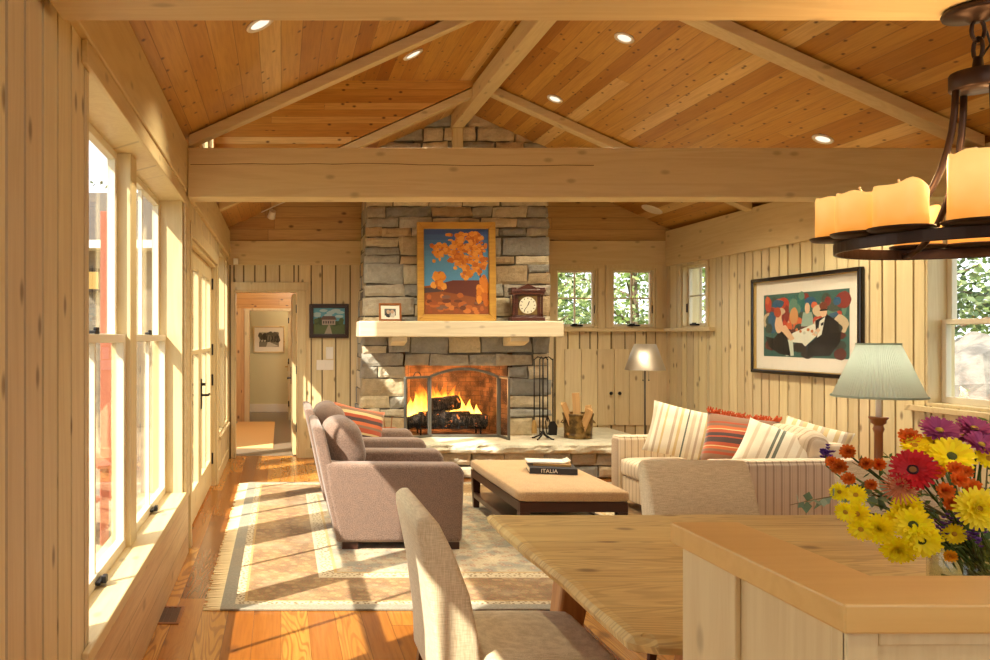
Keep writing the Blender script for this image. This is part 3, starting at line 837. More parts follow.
def f_tongs(o):
    mb = MB()
    for sg in (-1, 1): mb.tube([(0, 0, .26), (sg * .022, 0, .2), (sg * .012, 0, .09), (sg * .004, 0, .06)], .006, 6)
    mb.build('jaw', MAT['black'], o)
def f_shovel(o):
    mb = MB(); mb.prism([(-.042, .05), (.042, .05), (.05, .15), (.02, .2), (-.02, .2), (-.05, .15)], -.006, .006, 'Y'); mb.build('blade', MAT['black'], o, bevel=.003)
tool('hearth_brush', 'hearth brush with straw bristles at the left of the tool stand', *hp[0], f_brush)
tool('fire_poker', 'black iron poker hanging left of centre on the tool stand', *hp[1], f_poker)
tool('fire_tongs', 'black iron tongs hanging right of centre on the tool stand', *hp[2], f_tongs)
tool('ash_shovel', 'black iron ash shovel at the right of the tool stand', *hp[3], f_shovel)

# log bucket
by = 8.75; bx = WX(578, by)
bk = thing('log_bucket', 'old brass bucket on the hearth filled with split firewood', 'bucket', (bx, by, HZ))
t = T('aged_brass'); v = t.coord(); n = t.noise(v, 14, 3)
MAT['abrass'] = t.bsdf(t.mix(t.step(n, .35, .7), lin(150, 122, 74), lin(84, 66, 44)), .35, Metallic=.85)
hb = WZ(413, by) - HZ
mb = MB(); mb.lathe([(.13, 0), (.145, .005), (.148, .05), (.143, .055), (.146, .07), (.155, hb - .04), (.162, hb - .02), (.165, hb), (.152, hb), (.148, hb - .03), (.136, .02)], n=32); mb.build('body', MAT['abrass'], bk, smooth=True)
for sg in (-1, 1):
    mb = MB(); mb.tube([(sg * .155, -.03, hb * .72), (sg * .175, -.03, hb * .62), (sg * .175, .03, hb * .62), (sg * .155, .03, hb * .72)], .007, 7); mb.build('handle', MAT['abrass'], bk)
mb = MB(); mb.tube([(.035 * math.cos(a), -.158, hb * .62 + .035 * math.sin(a)) for a in [i * PI / 6 for i in range(12)]], .005, 6, closed=True); mb.build('ring', MAT['abrass'], bk)
MAT['split'] = wood('split_firewood', 'Z', lin(206, 164, 106), lin(166, 120, 70), .8, .2)
for (x, y, L, rx, ry, lab) in ((-.05, -.02, .40, .1, -.45, 'split firewood stick leaning left in the brass bucket'), (.01, .03, .46, .0, .12, 'tallest split firewood stick standing in the brass bucket'), (.075, .0, .36, .1, .5, 'split firewood stick leaning right in the brass bucket'), (-.01, -.07, .36, .25, -.5, 'split firewood stick lying across the front of the brass bucket')):
    o = MB(); o.prism([(-.035, -.03), (.04, -.022), (.012, .036)], 0, L, 'Z'); q = o.build('firewood', MAT['split'], bevel=.004, loc=(bx + x, by + y, HZ + .03), rot=(rx, ry, random.random() * 3)); tag(q, lab, 'firewood', 'firewood in the brass bucket')

# little pot of matches on the hearth
py = 8.5; o = thing('match_pot', 'small terracotta pot of long matches on the hearth behind the armchair', 'pot', (WX(389, py), py, HZ + .001))
mb = MB(); mb.lathe([(.05, 0), (.06, .005), (.075, .13), (.08, .14), (.07, .14), (.05, .02)], n=20); mb.build('pot', plain('terracotta', lin(170, 100, 58), .7), o, smooth=True)
for k, (a, b) in enumerate(((-.06, .02), (.03, -.02))):
    mb = MB(); mb.tube([(a * .3, b, .02), (a, b, .26)], .006, 6); mb.build('match', MAT['walnut'], o)
# ------------------------------------------------------------------ seating
random.seed(11)
t = T('mauve_chenille'); v = t.coord(); n = t.noise(v, 150, 3, .7); n2 = t.noise(v, 22, 3, .6)
c = t.mix(t.step(n, .35, .65), lin(96, 77, 66), lin(142, 119, 104)); c = t.mix(t.m('MULTIPLY', t.step(n2, .35, .7), .25), c, lin(150, 118, 98))
MAT['chenille'] = t.bsdf(c, .9, t.bump(n, .4, .004), Sheen_Weight=.35)
MAT['chenille2'] = MAT['chenille']


def armchair(label):
    o = thing('armchair', label, 'armchair', (0, 0, 0), 0, 'armchairs facing the ottoman')
    W = .86; a = .17; H = .59
    # base at the outer near bottom corner of the back: local x to the front, y across
    for y0 in (0, W - a):
        mb = MB(); mb.prism([(.43, .05), (1.27, .05), (1.285, H - .06), (1.25, H), (.45, H + .005), (.32, H + .02), (.345, .4)], y0, y0 + a, 'Y')
        mb.build('arm', MAT['chenille'], o, bevel=.035, seg=4, smooth=True)
    mb = MB(); mb.prism([(.405, .05), (.50, .05), (.325, .80), (.31, .84), (.27, .855), (.235, .84)], .012, W - .012, 'Y'); mb.build('back_frame', MAT['chenille'], o, bevel=.03, seg=4, smooth=True)
    mb = MB(); mb.box(.44, 1.24, a + .002, W - a - .002, .06, .27); mb.build('seat_base', MAT['chenille'], o, bevel=.015, seg=2)
    mb = MB(); mb.rbox((.90, W / 2, .36), (.375, (W - 2 * a) / 2 - .003, .085), .05, (.0, .0, .03), n=10); mb.build('seat_cushion', MAT['chenille'], o, smooth=True)
    mb = MB(); mb.rbox((0, 0, 0), (.14, (W - 2 * a) / 2 + .0, .20), .13, (.02, .0, .015), n=14); mb.build('back_cushion', MAT['chenille'], o, smooth=True, loc=(.47, W / 2, .67), rot=(0, -.24, 0))
    for x in (.44, 1.17):
        for y in (.03, W - .09):
            mb = MB(); mb.box(x, x + .085 + (.03 if x < .5 else 0), y, y + .06, .0, .05); mb.build('foot', MAT['darkwood'], o, bevel=.004)
    return o


ac = armchair('mauve chenille armchair nearer the dining table, its empty seat facing the ottoman'); ac.location = (-.02, 5.5, .012)
dup(ac, (-.03, 6.87, .012), 0, 'mauve chenille armchair nearer the fire, with a striped orange pillow on it', 'armchairs facing the ottoman')


def pillow(name, label, w, h, th, mat, loc, rot, fringe=None, n=16, cat='pillow'):
    mb = MB(); vs = {}; V = []; Fc = []
    def P(i, j, s):
        u, w_ = -1 + 2 * i / n, -1 + 2 * j / n
        k = (i, j, s if 0 < i < n and 0 < j < n else 0)
        if k in vs: return vs[k]
        q = max(0, (1 - abs(u) ** 2.6)) ** .6 * max(0, (1 - abs(w_) ** 2.6)) ** .6
        pin = 1 - .07 * (1 - u * u) * abs(w_) ** 3; pin2 = 1 - .07 * (1 - w_ * w_) * abs(u) ** 3
        x = u * w / 2 * pin2; z = w_ * h / 2 * pin
        wr = .012 * mnoise.noise((u * 3 + w * 9, w_ * 3, s * 3.0 + h))
        V.append((x, s * (q * th / 2) + wr * q, z)); vs[k] = len(V) - 1; return vs[k]
    for s in (-1, 1):
        for i in range(n):
            for j in range(n):
                f = (P(i, j, s), P(i + 1, j, s), P(i + 1, j + 1, s), P(i, j + 1, s)); Fc.append(f if s < 0 else tuple(reversed(f)))
    mb.add(V, Fc); o = mb.build(name, mat, smooth=True, loc=loc, rot=rot); tag(o, label, cat)
    if fringe:
        m = MB(); r = random.Random(3)
        for i in range(120):
            x = -w / 2 * .97 + w * .97 * i / 119; zz = h / 2 * (1 - .07 * (1 - (2 * x / w) ** 2))
            a, b = r.uniform(-.03, .03), r.uniform(-.03, .03)
            for k in range(2): m.bar((x, (k - .5) * .01, zz - .008), (x + a, b, zz + r.uniform(.012, .04)), .006, .006)
        m.build('fringe', fringe, o)
    return o


cream, ecru, sage, gold, sand = lin(236, 226, 200), lin(214, 196, 164), lin(110, 114, 96), lin(216, 190, 136), lin(196, 176, 148)
rust, choc, oran, tanb = lin(178, 80, 46), lin(80, 60, 56), lin(206, 106, 58), lin(142, 106, 80)
MAT['p_cream'] = fabric('cream_stripe_cotton', cream, ecru, 300, stripes=(0, .30, [(0, cream), (.10, sand), (.17, cream), (.25, gold), (.32, cream), (.43, sage), (.47, cream), (.55, ecru), (.64, cream), (.72, sand), (.78, cream), (.88, gold), (.93, cream)]))
MAT['p_orange'] = fabric('orange_stripe_wool', rust, choc, 300, stripes=(2, .40, [(0, tanb), (.12, rust), (.17, tanb), (.22, oran), (.27, gold), (.29, rust), (.36, choc), (.47, rust), (.50, choc), (.57, rust), (.64, gold), (.66, oran), (.72, tanb), (.78, rust), (.82, tanb)]))
MAT['p_sage'] = fabric('sage_stripe_cotton', cream, ecru, 300, stripes=(0, .42, [(0, cream), (.08, ecru), (.14, cream), (.26, ecru), (.30, cream), (.40, sage), (.445, cream), (.48, sage), (.53, cream), (.64, ecru), (.69, cream), (.80, ecru), (.85, cream)]))
MAT['p_gold'] = fabric('straw_stripe_cotton', gold, cream, 300, stripes=(0, .14, [(0, cream), (.3, gold), (.5, cream), (.65, sand), (.8, gold)]))
so1, so2 = lin(220, 202, 172), lin(196, 174, 144)
MAT['sofaX'] = fabric('sofa_ticking', so1, so2, 260, stripes=(0, .058, [(0, so1), (.40, so2), (.5, lin(176, 152, 124)), (.62, so1), (.8, lin(206, 186, 154)), (.88, so1)]))
MAT['sofaY'] = fabric('sofa_ticking_across', so1, so2, 260, stripes=(1, .058, [(0, so1), (.40, so2), (.5, lin(176, 152, 124)), (.62, so1), (.8, lin(206, 186, 154)), (.88, so1)]))
MAT['orangefringe'] = plain('orange_wool_fringe', lin(206, 92, 44), .9)
MAT['p_arm'] = fabric('orange_stripe_wool_small', rust, choc, 300, stripes=(2, .30, [(0, tanb), (.1, oran), (.2, choc), (.3, gold), (.36, rust), (.5, tanb), (.58, oran), (.68, choc), (.8, rust), (.9, gold)]))
pillow('throw_pillow', 'orange and brown striped pillow leaning in the armchair nearer the fire', .52, .42, .14, MAT['p_arm'], (.70, 7.28, .64), (-.30, .22, .30))

# sofa: local x depth (front = 0), y length (near end = 0)
sr = -math.atan2(2.88 - 2.98, 7.05 - 5.5) * -1
sofa = thing('sofa', 'beige striped two-seat sofa with pillows along the right wall', 'sofa', (2.995, 5.5, .013), math.atan2(.09, 1.55))
SLn, SD, SA, SH = 1.56, 1.08, .15, .62
for y0 in (0, SLn - SA):
    mb = MB(); mb.prism([(0, .08), (SD - .04, .08), (SD - .02, SH - .02), (.0, SH - .02), ], y0, y0 + SA, 'Y'); 
    mb.m = Matrix(); mb.build('arm', MAT['sofaX'], sofa, bevel=.03, seg=4, smooth=True)
    mb = MB(); mb.box(.0 + .012, SD - .03, y0 + .01, y0 + SA - .01, SH - .035, SH - .012); mb.build('arm_top', MAT['sofaX'], sofa, bevel=.011, seg=3, smooth=True)
mb = MB(); mb.box(.03, SD - .03, SA + .001, SLn - SA - .001, .08, .27); mb.build('base', MAT['sofaY'], sofa, bevel=.012)
mb = MB(); mb.rbox((.40, SLn / 2, .355), (.40, SLn / 2 - SA - .003, .08), .045, (.02, 0, .02), n=12); mb.build('seat_cushion', MAT['sofaY'], sofa, smooth=True)
mb = MB(); mb.prism([(SD - .19, .275), (SD - .02, .275), (SD + .02, .66), (SD - .03, .70), (SD - .14, .70)], SA + .002, SLn - SA - .002, 'Y'); mb.build('back_frame', MAT['sofaY'], sofa, bevel=.03, seg=4, smooth=True)
for k, yc in enumerate((.465, 1.095)):
    mb = MB(); mb.rbox((0, 0, 0), (.11, .307, .18), .09, (.04, .0, .03), n=12); mb.build('back_cushion', MAT['sofaY'], sofa, smooth=True, loc=(SD - .235, yc, .60), rot=(0, .24, 0))
for x in (.05, SD - .12):
    for y in (.03, SLn - .09):
        mb = MB(); mb.box(x, x + .06, y, y + .06, .0, .08); mb.build('foot', MAT['darkwood'], sofa, bevel=.004)
pillow('throw_pillow', 'large cream pillow with grey and straw stripes propped at the far end of the sofa', .60, .46, .16, MAT['p_cream'], (3.36, 6.62, .68), (-.45, .20, -.5))
pillow('throw_pillow', 'orange and brown striped pillow with a fringed top on the sofa', .50, .45, .15, MAT['p_orange'], (3.56, 6.22, .665), (-.55, .10, -.6), MAT['orangefringe'])
pillow('throw_pillow', 'cream pillow with a pair of grey-green stripes, tilted on its corner on the sofa', .48, .42, .22, MAT['p_sage'], (3.62, 5.86, .63), (-.62, .34, -.62))
pillow('throw_pillow', 'straw coloured striped pillow tucked behind the grey-green striped one on the sofa', .44, .42, .16, MAT['p_gold'], (3.93, 5.93, .65), (-.5, .25, -.7))

# ottoman
ot = thing('ottoman', 'low tan upholstered ottoman on dark wood legs in front of the sofa', 'ottoman', (1.635, 5.5, .012))
OW, OL, OH = .77, 1.45, .41
MAT['suede'] = fabric('tan_suede', lin(196, 162, 116), lin(178, 144, 100), 120, blotch=.3)
mb = MB(); mb.rbox((OW / 2, OL / 2, OH - .042), (OW / 2, OL / 2, .042), .03, (0, 0, .012), n=10); mb.build('cushion', MAT['suede'], ot, smooth=True)
mb = MB()
mb.box(.012, OW - .012, .012, .04, OH - .15, OH - .082); mb.box(.012, OW - .012, OL - .04, OL - .012, OH - .15, OH - .082); mb.box(.012, .04, .04, OL - .04, OH - .15, OH - .082); mb.box(OW - .04, OW - .012, .04, OL - .04, OH - .15, OH - .082)
mb.box(.04, OW - .04, .04, OL - .04, OH - .11, OH - .082)
mb.build('apron', MAT['darkwood'], ot, bevel=.003)
for x in (.012, OW - .082):
    for y in (.012, OL - .082):
        mb = MB(); i = .012; b = OH - .15; s_ = .07
        mb.hexa([(x + i, y + i, 0), (x + s_ - i, y + i, 0), (x + s_ - i, y + s_ - i, 0), (x + i, y + s_ - i, 0), (x, y, b), (x + s_, y, b), (x + s_, y + s_, b), (x, y + s_, b)]); mb.build('leg', MAT['darkwood'], ot, bevel=.003)
mb = MB(); mb.box(.03, OW - .03, .03, OL - .03, .10, .125)
for k in (.02, OW - .05): mb.box(k, k + .03, .08, OL - .08, .09, .135)
mb.build('shelf', MAT['darkwood'], ot, bevel=.003)

# books on the ottoman
def letters(txt, size, mat, parent, loc, rot, name='lettering', ext=.0006):
    cu = bpy.data.curves.new('t', 'FONT'); cu.body = txt; cu.size = size; cu.extrude = ext; cu.align_x = 'CENTER'; cu.align_y = 'CENTER'
    ob = bpy.data.objects.new('t', cu); COL.objects.link(ob); dg = bpy.context.evaluated_depsgraph_get(); me = bpy.data.meshes.new_from_object(ob.evaluated_get(dg))
    bpy.data.objects.remove(ob); me.name = name; me.materials.clear(); me.materials.append(mat)
    o = bpy.data.objects.new(name, me); COL.objects.link(o); o.parent = parent; o.location = loc; o.rotation_euler = rot; return o
MAT['page'] = plain('book_pages', lin(228, 214, 180), .8)
MAT['nbook'] = plain('dark_book_cloth', lin(46, 46, 52), .5); MAT['tbook'] = plain('tan_book_cover', lin(184, 146, 84), .5)
def book(label, loc, rz, w, d, h, cover, name='book'):
    o = thing(name, label, 'book', loc, rz)
    mb = MB(); mb.box(-w / 2, w / 2, -d / 2, d / 2, 0, .003); mb.box(-w / 2, w / 2, -d / 2, d / 2, h - .003, h); mb.box(-w / 2, w / 2, -d / 2, -d / 2 + .004, .003, h - .003); mb.build('cover', cover, o, bevel=.0012)
    mb = MB(); mb.box(-w / 2 + .004, w / 2 - .004, -d / 2 + .0045, d / 2 - .004, .0033, h - .0033); mb.build('pages', MAT['page'], o); return o
zo = OH + .012 + .013
b1 = book('dark thick picture book with a white title on its spine, on the ottoman', (2.10, 6.22, zo), -.2, .35, .27, .045, MAT['nbook'])
letters('ITALIA', .042, MAT['white'], b1, (-.03, -.1356, .0225), (PI / 2, 0, 0))
b2 = book('tan covered book lying on the dark book on the ottoman', (2.12, 6.27, zo + .046), -.28, .28, .2, .018, MAT['tbook'])
nb = thing('notepad', 'open white notepad on top of the tan book on the ottoman', 'notepad', (2.08, 6.28, zo + .065), -.18)
mb = MB(); mb.box(-.15, .13, -.09, .09, 0, .012)
mb.build('pages', MAT['white'], nb, bevel=.003)
mb = MB(); vs = []; nn = 10
for i in range(nn + 1):
    q = i / nn; vs += [(.13 + .05 * math.sin(q * 2.4) * .9 - .0 * q, -.09, .013 + .03 * q * (1 - .5 * q)), (.13 + .05 * math.sin(q * 2.4) * .9, .09, .013 + .03 * q * (1 - .5 * q))]
mb.add(vs, [(2 * i, 2 * i + 2, 2 * i + 3, 2 * i + 1) for i in range(nn)]); mb.build('curled_sheet', MAT['white'], nb, smooth=True)
o = MB(); o.box(-.14, .14, -.1, .1, 0, .008); q = o.build('magazine', MAT['white'], bevel=.001, loc=(2.18, 5.86, .138), rot=(0, 0, .15)); tag(q, 'white magazine lying on the shelf under the ottoman', 'magazine')

# rug
t = T('oriental_rug_wool'); v = t.coord(); x = t.sep(v)
RX0, RX1, RY0, RY1 = -.33, 3.35, 4.32, 8.1
def rugd(s, lo, hi): return t.m('MINIMUM', t.m('SUBTRACT', s, lo), t.m('SUBTRACT', hi, s))
dd = t.m('MINIMUM', rugd(x[0], RX0, RX1), rugd(x[1], RY0, RY1))
cr, gy, br, rd_, gd = lin(204, 188, 152), lin(146, 142, 124), lin(124, 92, 44), lin(168, 92, 58), lin(186, 150, 84)
fl1 = t.vor2(v, 13); fl2 = t.vor2(v, 36); no = t.noise(v, 5, 3, .6); fine = t.noise(v, 75, 3, .75)
field = t.mix(t.step(no, .4, .62), gy, cr)
field = t.mix(t.m('MULTIPLY', t.m('SUBTRACT', 1.0, t.step(fl1, .18, .3)), .5), field, rd_)
field = t.mix(t.m('MULTIPLY', t.m('SUBTRACT', 1.0, t.step(fl1, .06, .12)), .8), field, cr)
bord = t.mix(t.step(no, .38, .64), br, lin(150, 118, 62))
bord = t.mix(t.m('MULTIPLY', t.m('SUBTRACT', 1.0, t.step(fl1, .2, .32)), .45), bord, lin(186, 154, 96))
bord = t.mix(t.m('MULTIPLY', t.m('SUBTRACT', 1.0, t.step(fl2, .16, .26)), .55), bord, rd_)
guard = t.mix(t.m('SUBTRACT', 1.0, t.step(fl2, .2, .34)), cr, br)
outer = t.mix(t.step(no, .4, .6), gy, lin(150, 142, 122))
col = t.mix(t.step(dd, .075, .078), outer, guard)
col = t.mix(t.step(dd, .125, .128), col, gd); col = t.mix(t.step(dd, .14, .143), col, bord)
col = t.mix(t.step(dd, .56, .563), col, cr); col = t.mix(t.step(dd, .58, .583), col, guard); col = t.mix(t.step(dd, .66, .663), col, gd); col = t.mix(t.step(dd, .68, .683), col, field)
wear = t.noise(v, 2.2, 4, .65); col = t.mix(t.m('MULTIPLY', t.step(wear, .45, .7), .35), col, lin(196, 180, 144))
col = t.mix(t.m('MULTIPLY', t.step(fine, .35, .65), .6), col, t.mix(1.0, col, (.6, .58, .55), 'MULTIPLY'))
MAT['rug'] = t.bsdf(col, .95, t.bump(fine, .5, .004), Sheen_Weight=.2)
rg = thing('rug', 'large faded oriental rug with a fringed end under the seating group', 'rug', (0, 0, 0))
mb = MB(); mb.box(RX0, RX1, RY0, RY1, .001, .012); mb.build('pile', MAT['rug'], rg, bevel=.003)
mb = MB(); r = random.Random(5); y = RY0 + .01
while y < RY1 - .01:
    a = r.uniform(-.012, .012); L = r.uniform(.075, .10); mb.hexa([(RX0 - L, y + a - .004, .001), (RX0 + .003, y - .007, .001), (RX0 + .003, y + .007, .001), (RX0 - L, y + a + .004, .001), (RX0 - L, y + a - .004, .004), (RX0 + .003, y - .007, .009), (RX0 + .003, y + .007, .009), (RX0 - L, y + a + .004, .004)]); y += r.uniform(.013, .018)
mb.build('fringe', plain('ivory_fringe', lin(232, 214, 168), .9), rg)

# ------------------------------------------------------------------ dining table and chairs
MAT['table'] = wood('weathered_plank_table', 'X', lin(206, 170, 116), lin(172, 132, 80), .42, .6, bump=.35)
tb = thing('dining_table', 'big plank dining table with a worn irregular edge in the foreground', 'dining table', (.835, 1.9, 0))
TW, TL, TH_ = 2.5, 1.37, .76
MAT['table'] = planks('weathered_plank_table_top', 1, 0, .23, 9.0, [(0, lin(214, 190, 126)), (.5, lin(222, 200, 138)), (1, lin(206, 180, 116))], .2, .45, .7, 3.2, swirl=.3, swc=lin(120, 80, 40))
mb = MB(); vs = []; fs = []
out = []
for i in range(40): out.append((.0, TL - TL * i / 40))
for i in range(40): out.append((TW * i / 40, 0))
for i in range(40): out.append((TW, TL * i / 40))
for i in range(40): out.append((TW - TW * i / 40, TL))
def clipc(p):
    x, y = p; k = .035
    if x + y < k: 
        s_ = (k - x - y) / 2; x += s_; y += s_
    return x, y
n = len(out); lay = ((.715, .03), (.725, .004), (.742, .0), (.756, .014), (.76, .034))
for z, ins in lay:
    for (x, y) in out:
        x, y = clipc((x, y)); cxx, cyy = TW / 2, TL / 2
        wob = .012 * mnoise.noise((x * 3.1, y * 3.1, z * 12)) + .002 * mnoise.noise((x * 9, y * 9, z * 30))
        ex = min(x, TW - x); ey = min(y, TL - y)
        dx = (ins + wob) * (1 if x < cxx else -1) if ex < .03 else 0; dy = (ins + wob) * (1 if y < cyy else -1) if ey < .03 else 0
        vs.append((x + dx, y + dy, z))
for l in range(len(lay) - 1):
    for i in range(n): fs.append((l * n + (i + 1) % n, l * n + i, (l + 1) * n + i, (l + 1) * n + (i + 1) % n))
fs.append(tuple(range(n))); fs.append(tuple(reversed(range((len(lay) - 1) * n, len(lay) * n))))
mb.add(vs, fs); mb.build('tabletop', MAT['table'], tb, bevel=0)
MAT['tleg'] = wood('table_leg_wood', 'Z', lin(190, 140, 84), lin(150, 100, 54), .45, .4)
for x, y, sx, sy_ in ((.30, .22, -.10, -.02), (.30, TL - .22, -.10, .02), (TW - .3, .22, .1, -.02), (TW - .3, TL - .22, .1, .02)):
    mb = MB(); mb.bar((x + sx, y + sy_, 0), (x, y, .714), .08, .08, up=(0, 1, 0), w1=.12, h1=.12); mb.build('leg', MAT['tleg'], tb, bevel=.012)
mb = MB(); mb.box(.3, TW - .3, .2, .24, .62, .714); mb.box(.3, TW - .3, TL - .24, TL - .2, .62, .714); mb.box(.28, .32, .24, TL - .24, .62, .714); mb.box(TW - .32, TW - .28, .24, TL - .24, .62, .714); mb.build('apron', MAT['tleg'], tb, bevel=.004)

MAT['linen'] = linen('oatmeal_linen', lin(222, 208, 174), lin(194, 178, 142))
def dining_chair(label):
    """local +x is the way the sitter faces, base at the middle of the back's foot"""
    o = thing('dining_chair', label, 'chair', (0, 0, 0), 0, 'linen dining chairs at the table'); w = .235
    o2 = [(.045, .36), (.04, .5), (.015, .7), (-.02, .875), (-.022, .91), (-.005, .932), (.022, .93), (.05, .90), (.10, .80), (.145, .68), (.17, .56), (.18, .46), (.18, .36)]
    mb = MB(); mb.prism(o2, -w, w, 'Y'); mb.build('backrest', MAT['linen'], o, bevel=.018, seg=3, smooth=True, angle=50)
    mb = MB(); mb.rbox((.39, 0, .41), (.235, w, .075), .045, (.0, 0, .018), n=10); mb.build('seat', MAT['linen'], o, smooth=True)
    for x, dx in ((.08, -.05), (.57, .0)):
        for y in (-w + .04, w - .04):
            mb = MB(); mb.bar((x + dx, y, 0), (x, y, .36), .028, .028, up=(0, 1, 0), w1=.042, h1=.042); mb.build('leg', MAT['darkwood'], o, bevel=.003)
    return o
dc = dining_chair('oatmeal linen dining chair at the left end of the table, seen from behind its back'); dc.location = (.44, 2.7, .0)
G = 'linen dining chairs at the table'
dup(dc, (WX(702, 3.49), 3.52 + .06, 0), -PI / 2, 'grey linen dining chair pulled up on the far side of the table, facing the camera', G)
dup(dc, (2.70, 3.56, 0), -PI / 2, 'grey linen dining chair on the far side of the table, half hidden behind the bouquet', G)

# ------------------------------------------------------------------ half wall with a cap, in front of the table
MAT['cap'] = wood('honey_cap_timber', 'X', lin(220, 182, 112), lin(210, 168, 98), .35, 0, grain=.7, bump=.05)
MAT['capY'] = wood('honey_cap_timber_long', 'Y', lin(220, 182, 112), lin(210, 168, 98), .35, 0, grain=.7, bump=.05)
IX0, IX1, IY0, IY1, IZ = .905, 1.065, 1.285, 1.862, 1.05
kw = thing('half_wall', 'honey-capped panelled half wall in front of the dining table', 'half wall', (0, 0, 0))
mb = MB(); 
mb.prism([(IX0, IY1), (IX0, IY0), (3.2, IY0), (3.2, IY0 + .16), (IX1, IY0 + .16), (IX1, IY1)], IZ - .048, IZ, 'Z'); mb.build('cap', MAT['cap'], kw, bevel=.004)
t = .022; q = IX0 + t; yb = IY0 + t
mb = MB(); mb.box(q + .01, IX1 - .025, yb + .012, IY1 - .02, .0, IZ - .0485); mb.box(IX1 - .025, 3.15, yb + .012, IY0 + .135, .0, IZ - .0485); mb.build('body', MAT['trimZ'], kw)
mb = MB()
for a, b in ((1.628, IY1 - .02), (yb + .003, 1.345)): mb.box(q - .003, q + .0095, a, b, .0, IZ - .049)
mb.box(q - .003, q + .0095, 1.345, 1.628, 0, .12)
mb.box(q - .003, q + .05, yb, yb + .0115, 0, IZ - .049)
for a in (1.22, 1.62, 2.02): mb.box(a, a + .05, yb, yb + .0115, .0, IZ - .049)
mb.box(q + .05, 3.15, yb, yb + .0115, IZ - .075, IZ - .049); mb.box(q + .05, 3.15, yb, yb + .0115, 0, .12)
mb.build('panel_frame', MAT['trimZ'], kw, bevel=.003)
# ------------------------------------------------------------------ chandelier
random.seed(31)
CX_, CY_, RZ_, RR = WX(978, 2.17), 2.17, 1.735, .32
ch = thing('chandelier', 'round bronze candle chandelier hanging over the dining table', 'chandelier', (CX_, CY_, 0))
mb = MB(); mb.lathe([(.02, 2.375), (.075, 2.373), (.08, 2.362), (.076, 2.352), (.03, 2.345), (.018, 2.335)], n=28); mb.build('canopy', MAT['bronze'], ch, smooth=True)
mb = MB(); mb.tube([(.018 * math.cos(a), 0, 2.312 + .03 * math.sin(a)) for a in [k * PI / 6 for k in range(12)]], .005, 6, closed=True); mb.build('chain_link', MAT['bronze'], ch, smooth=True)
for i in range(1):
    mb = MB(); z = 2.262 - i * .045; pts = []
    for k in range(12):
        a = 2 * PI * k / 12; u, w = .015 * math.cos(a), .03 * math.sin(a)
        pts.append((u, 0, z + w) if i % 2 else (0, u, z + w))
    mb.tube(pts, .005, 6, closed=True); mb.build('chain_link', MAT['bronze'], ch, smooth=True)
mb = MB(); mb.tube([(.02, .01, 2.35), (.045, .012, 2.28), (.03, .01, 2.26), (.01, 0, 2.24)], .003, 6); mb.build('wire', MAT['black'], ch)
HZ_ = 2.155
mb = MB(); mb.lathe([(.010, HZ_ + .085), (.014, HZ_ + .05), (.06, HZ_ + .045), (.063, HZ_ + .04), (.063, HZ_), (.06, HZ_ - .004), (.01, HZ_ - .004)], n=28); mb.build('hub', MAT['bronze'], ch, smooth=True)
mb = MB(); pr_ = []; n = 72; vs = []; fs = []
for j in range(n):
    a = 2 * PI * j / n
    for (r, z) in ((RR + .004, RZ_ - .016), (RR + .004, RZ_ + .016), (RR - .004, RZ_ + .016), (RR - .004, RZ_ - .016)): vs.append((r * math.cos(a), r * math.sin(a), z))
for j in range(n):
    for k in range(4): fs.append((j * 4 + k, ((j + 1) % n) * 4 + k, ((j + 1) % n) * 4 + (k + 1) % 4, j * 4 + (k + 1) % 4))
mb.add(vs, fs); mb.build('ring', MAT['bronze'], ch, bevel=.002)
for k in range(4):
    a = PI + math.radians(-8 + 90 * k); c, s = math.cos(a), math.sin(a)
    pts = []
    for i in range(13):
        q = i / 12; r = .055 + (RR - .06) * (1 - math.cos(q * PI / 2)) ** 1.0; z = HZ_ - .005 - (HZ_ - RZ_) * math.sin(q * PI / 2) ** 1.0
        pts.append((c * r, s * r, z))
    mb = MB(); mb.tube(pts, .0085, 8); mb.build('arm', MAT['bronze'], ch, smooth=True)
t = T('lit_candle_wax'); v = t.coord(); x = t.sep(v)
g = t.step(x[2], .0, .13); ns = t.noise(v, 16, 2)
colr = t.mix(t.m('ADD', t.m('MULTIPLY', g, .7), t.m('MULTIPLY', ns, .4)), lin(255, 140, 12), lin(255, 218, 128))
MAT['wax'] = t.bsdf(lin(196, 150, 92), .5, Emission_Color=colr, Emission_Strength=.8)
MAT['wick'] = plain('wick', lin(220, 210, 190), .8)
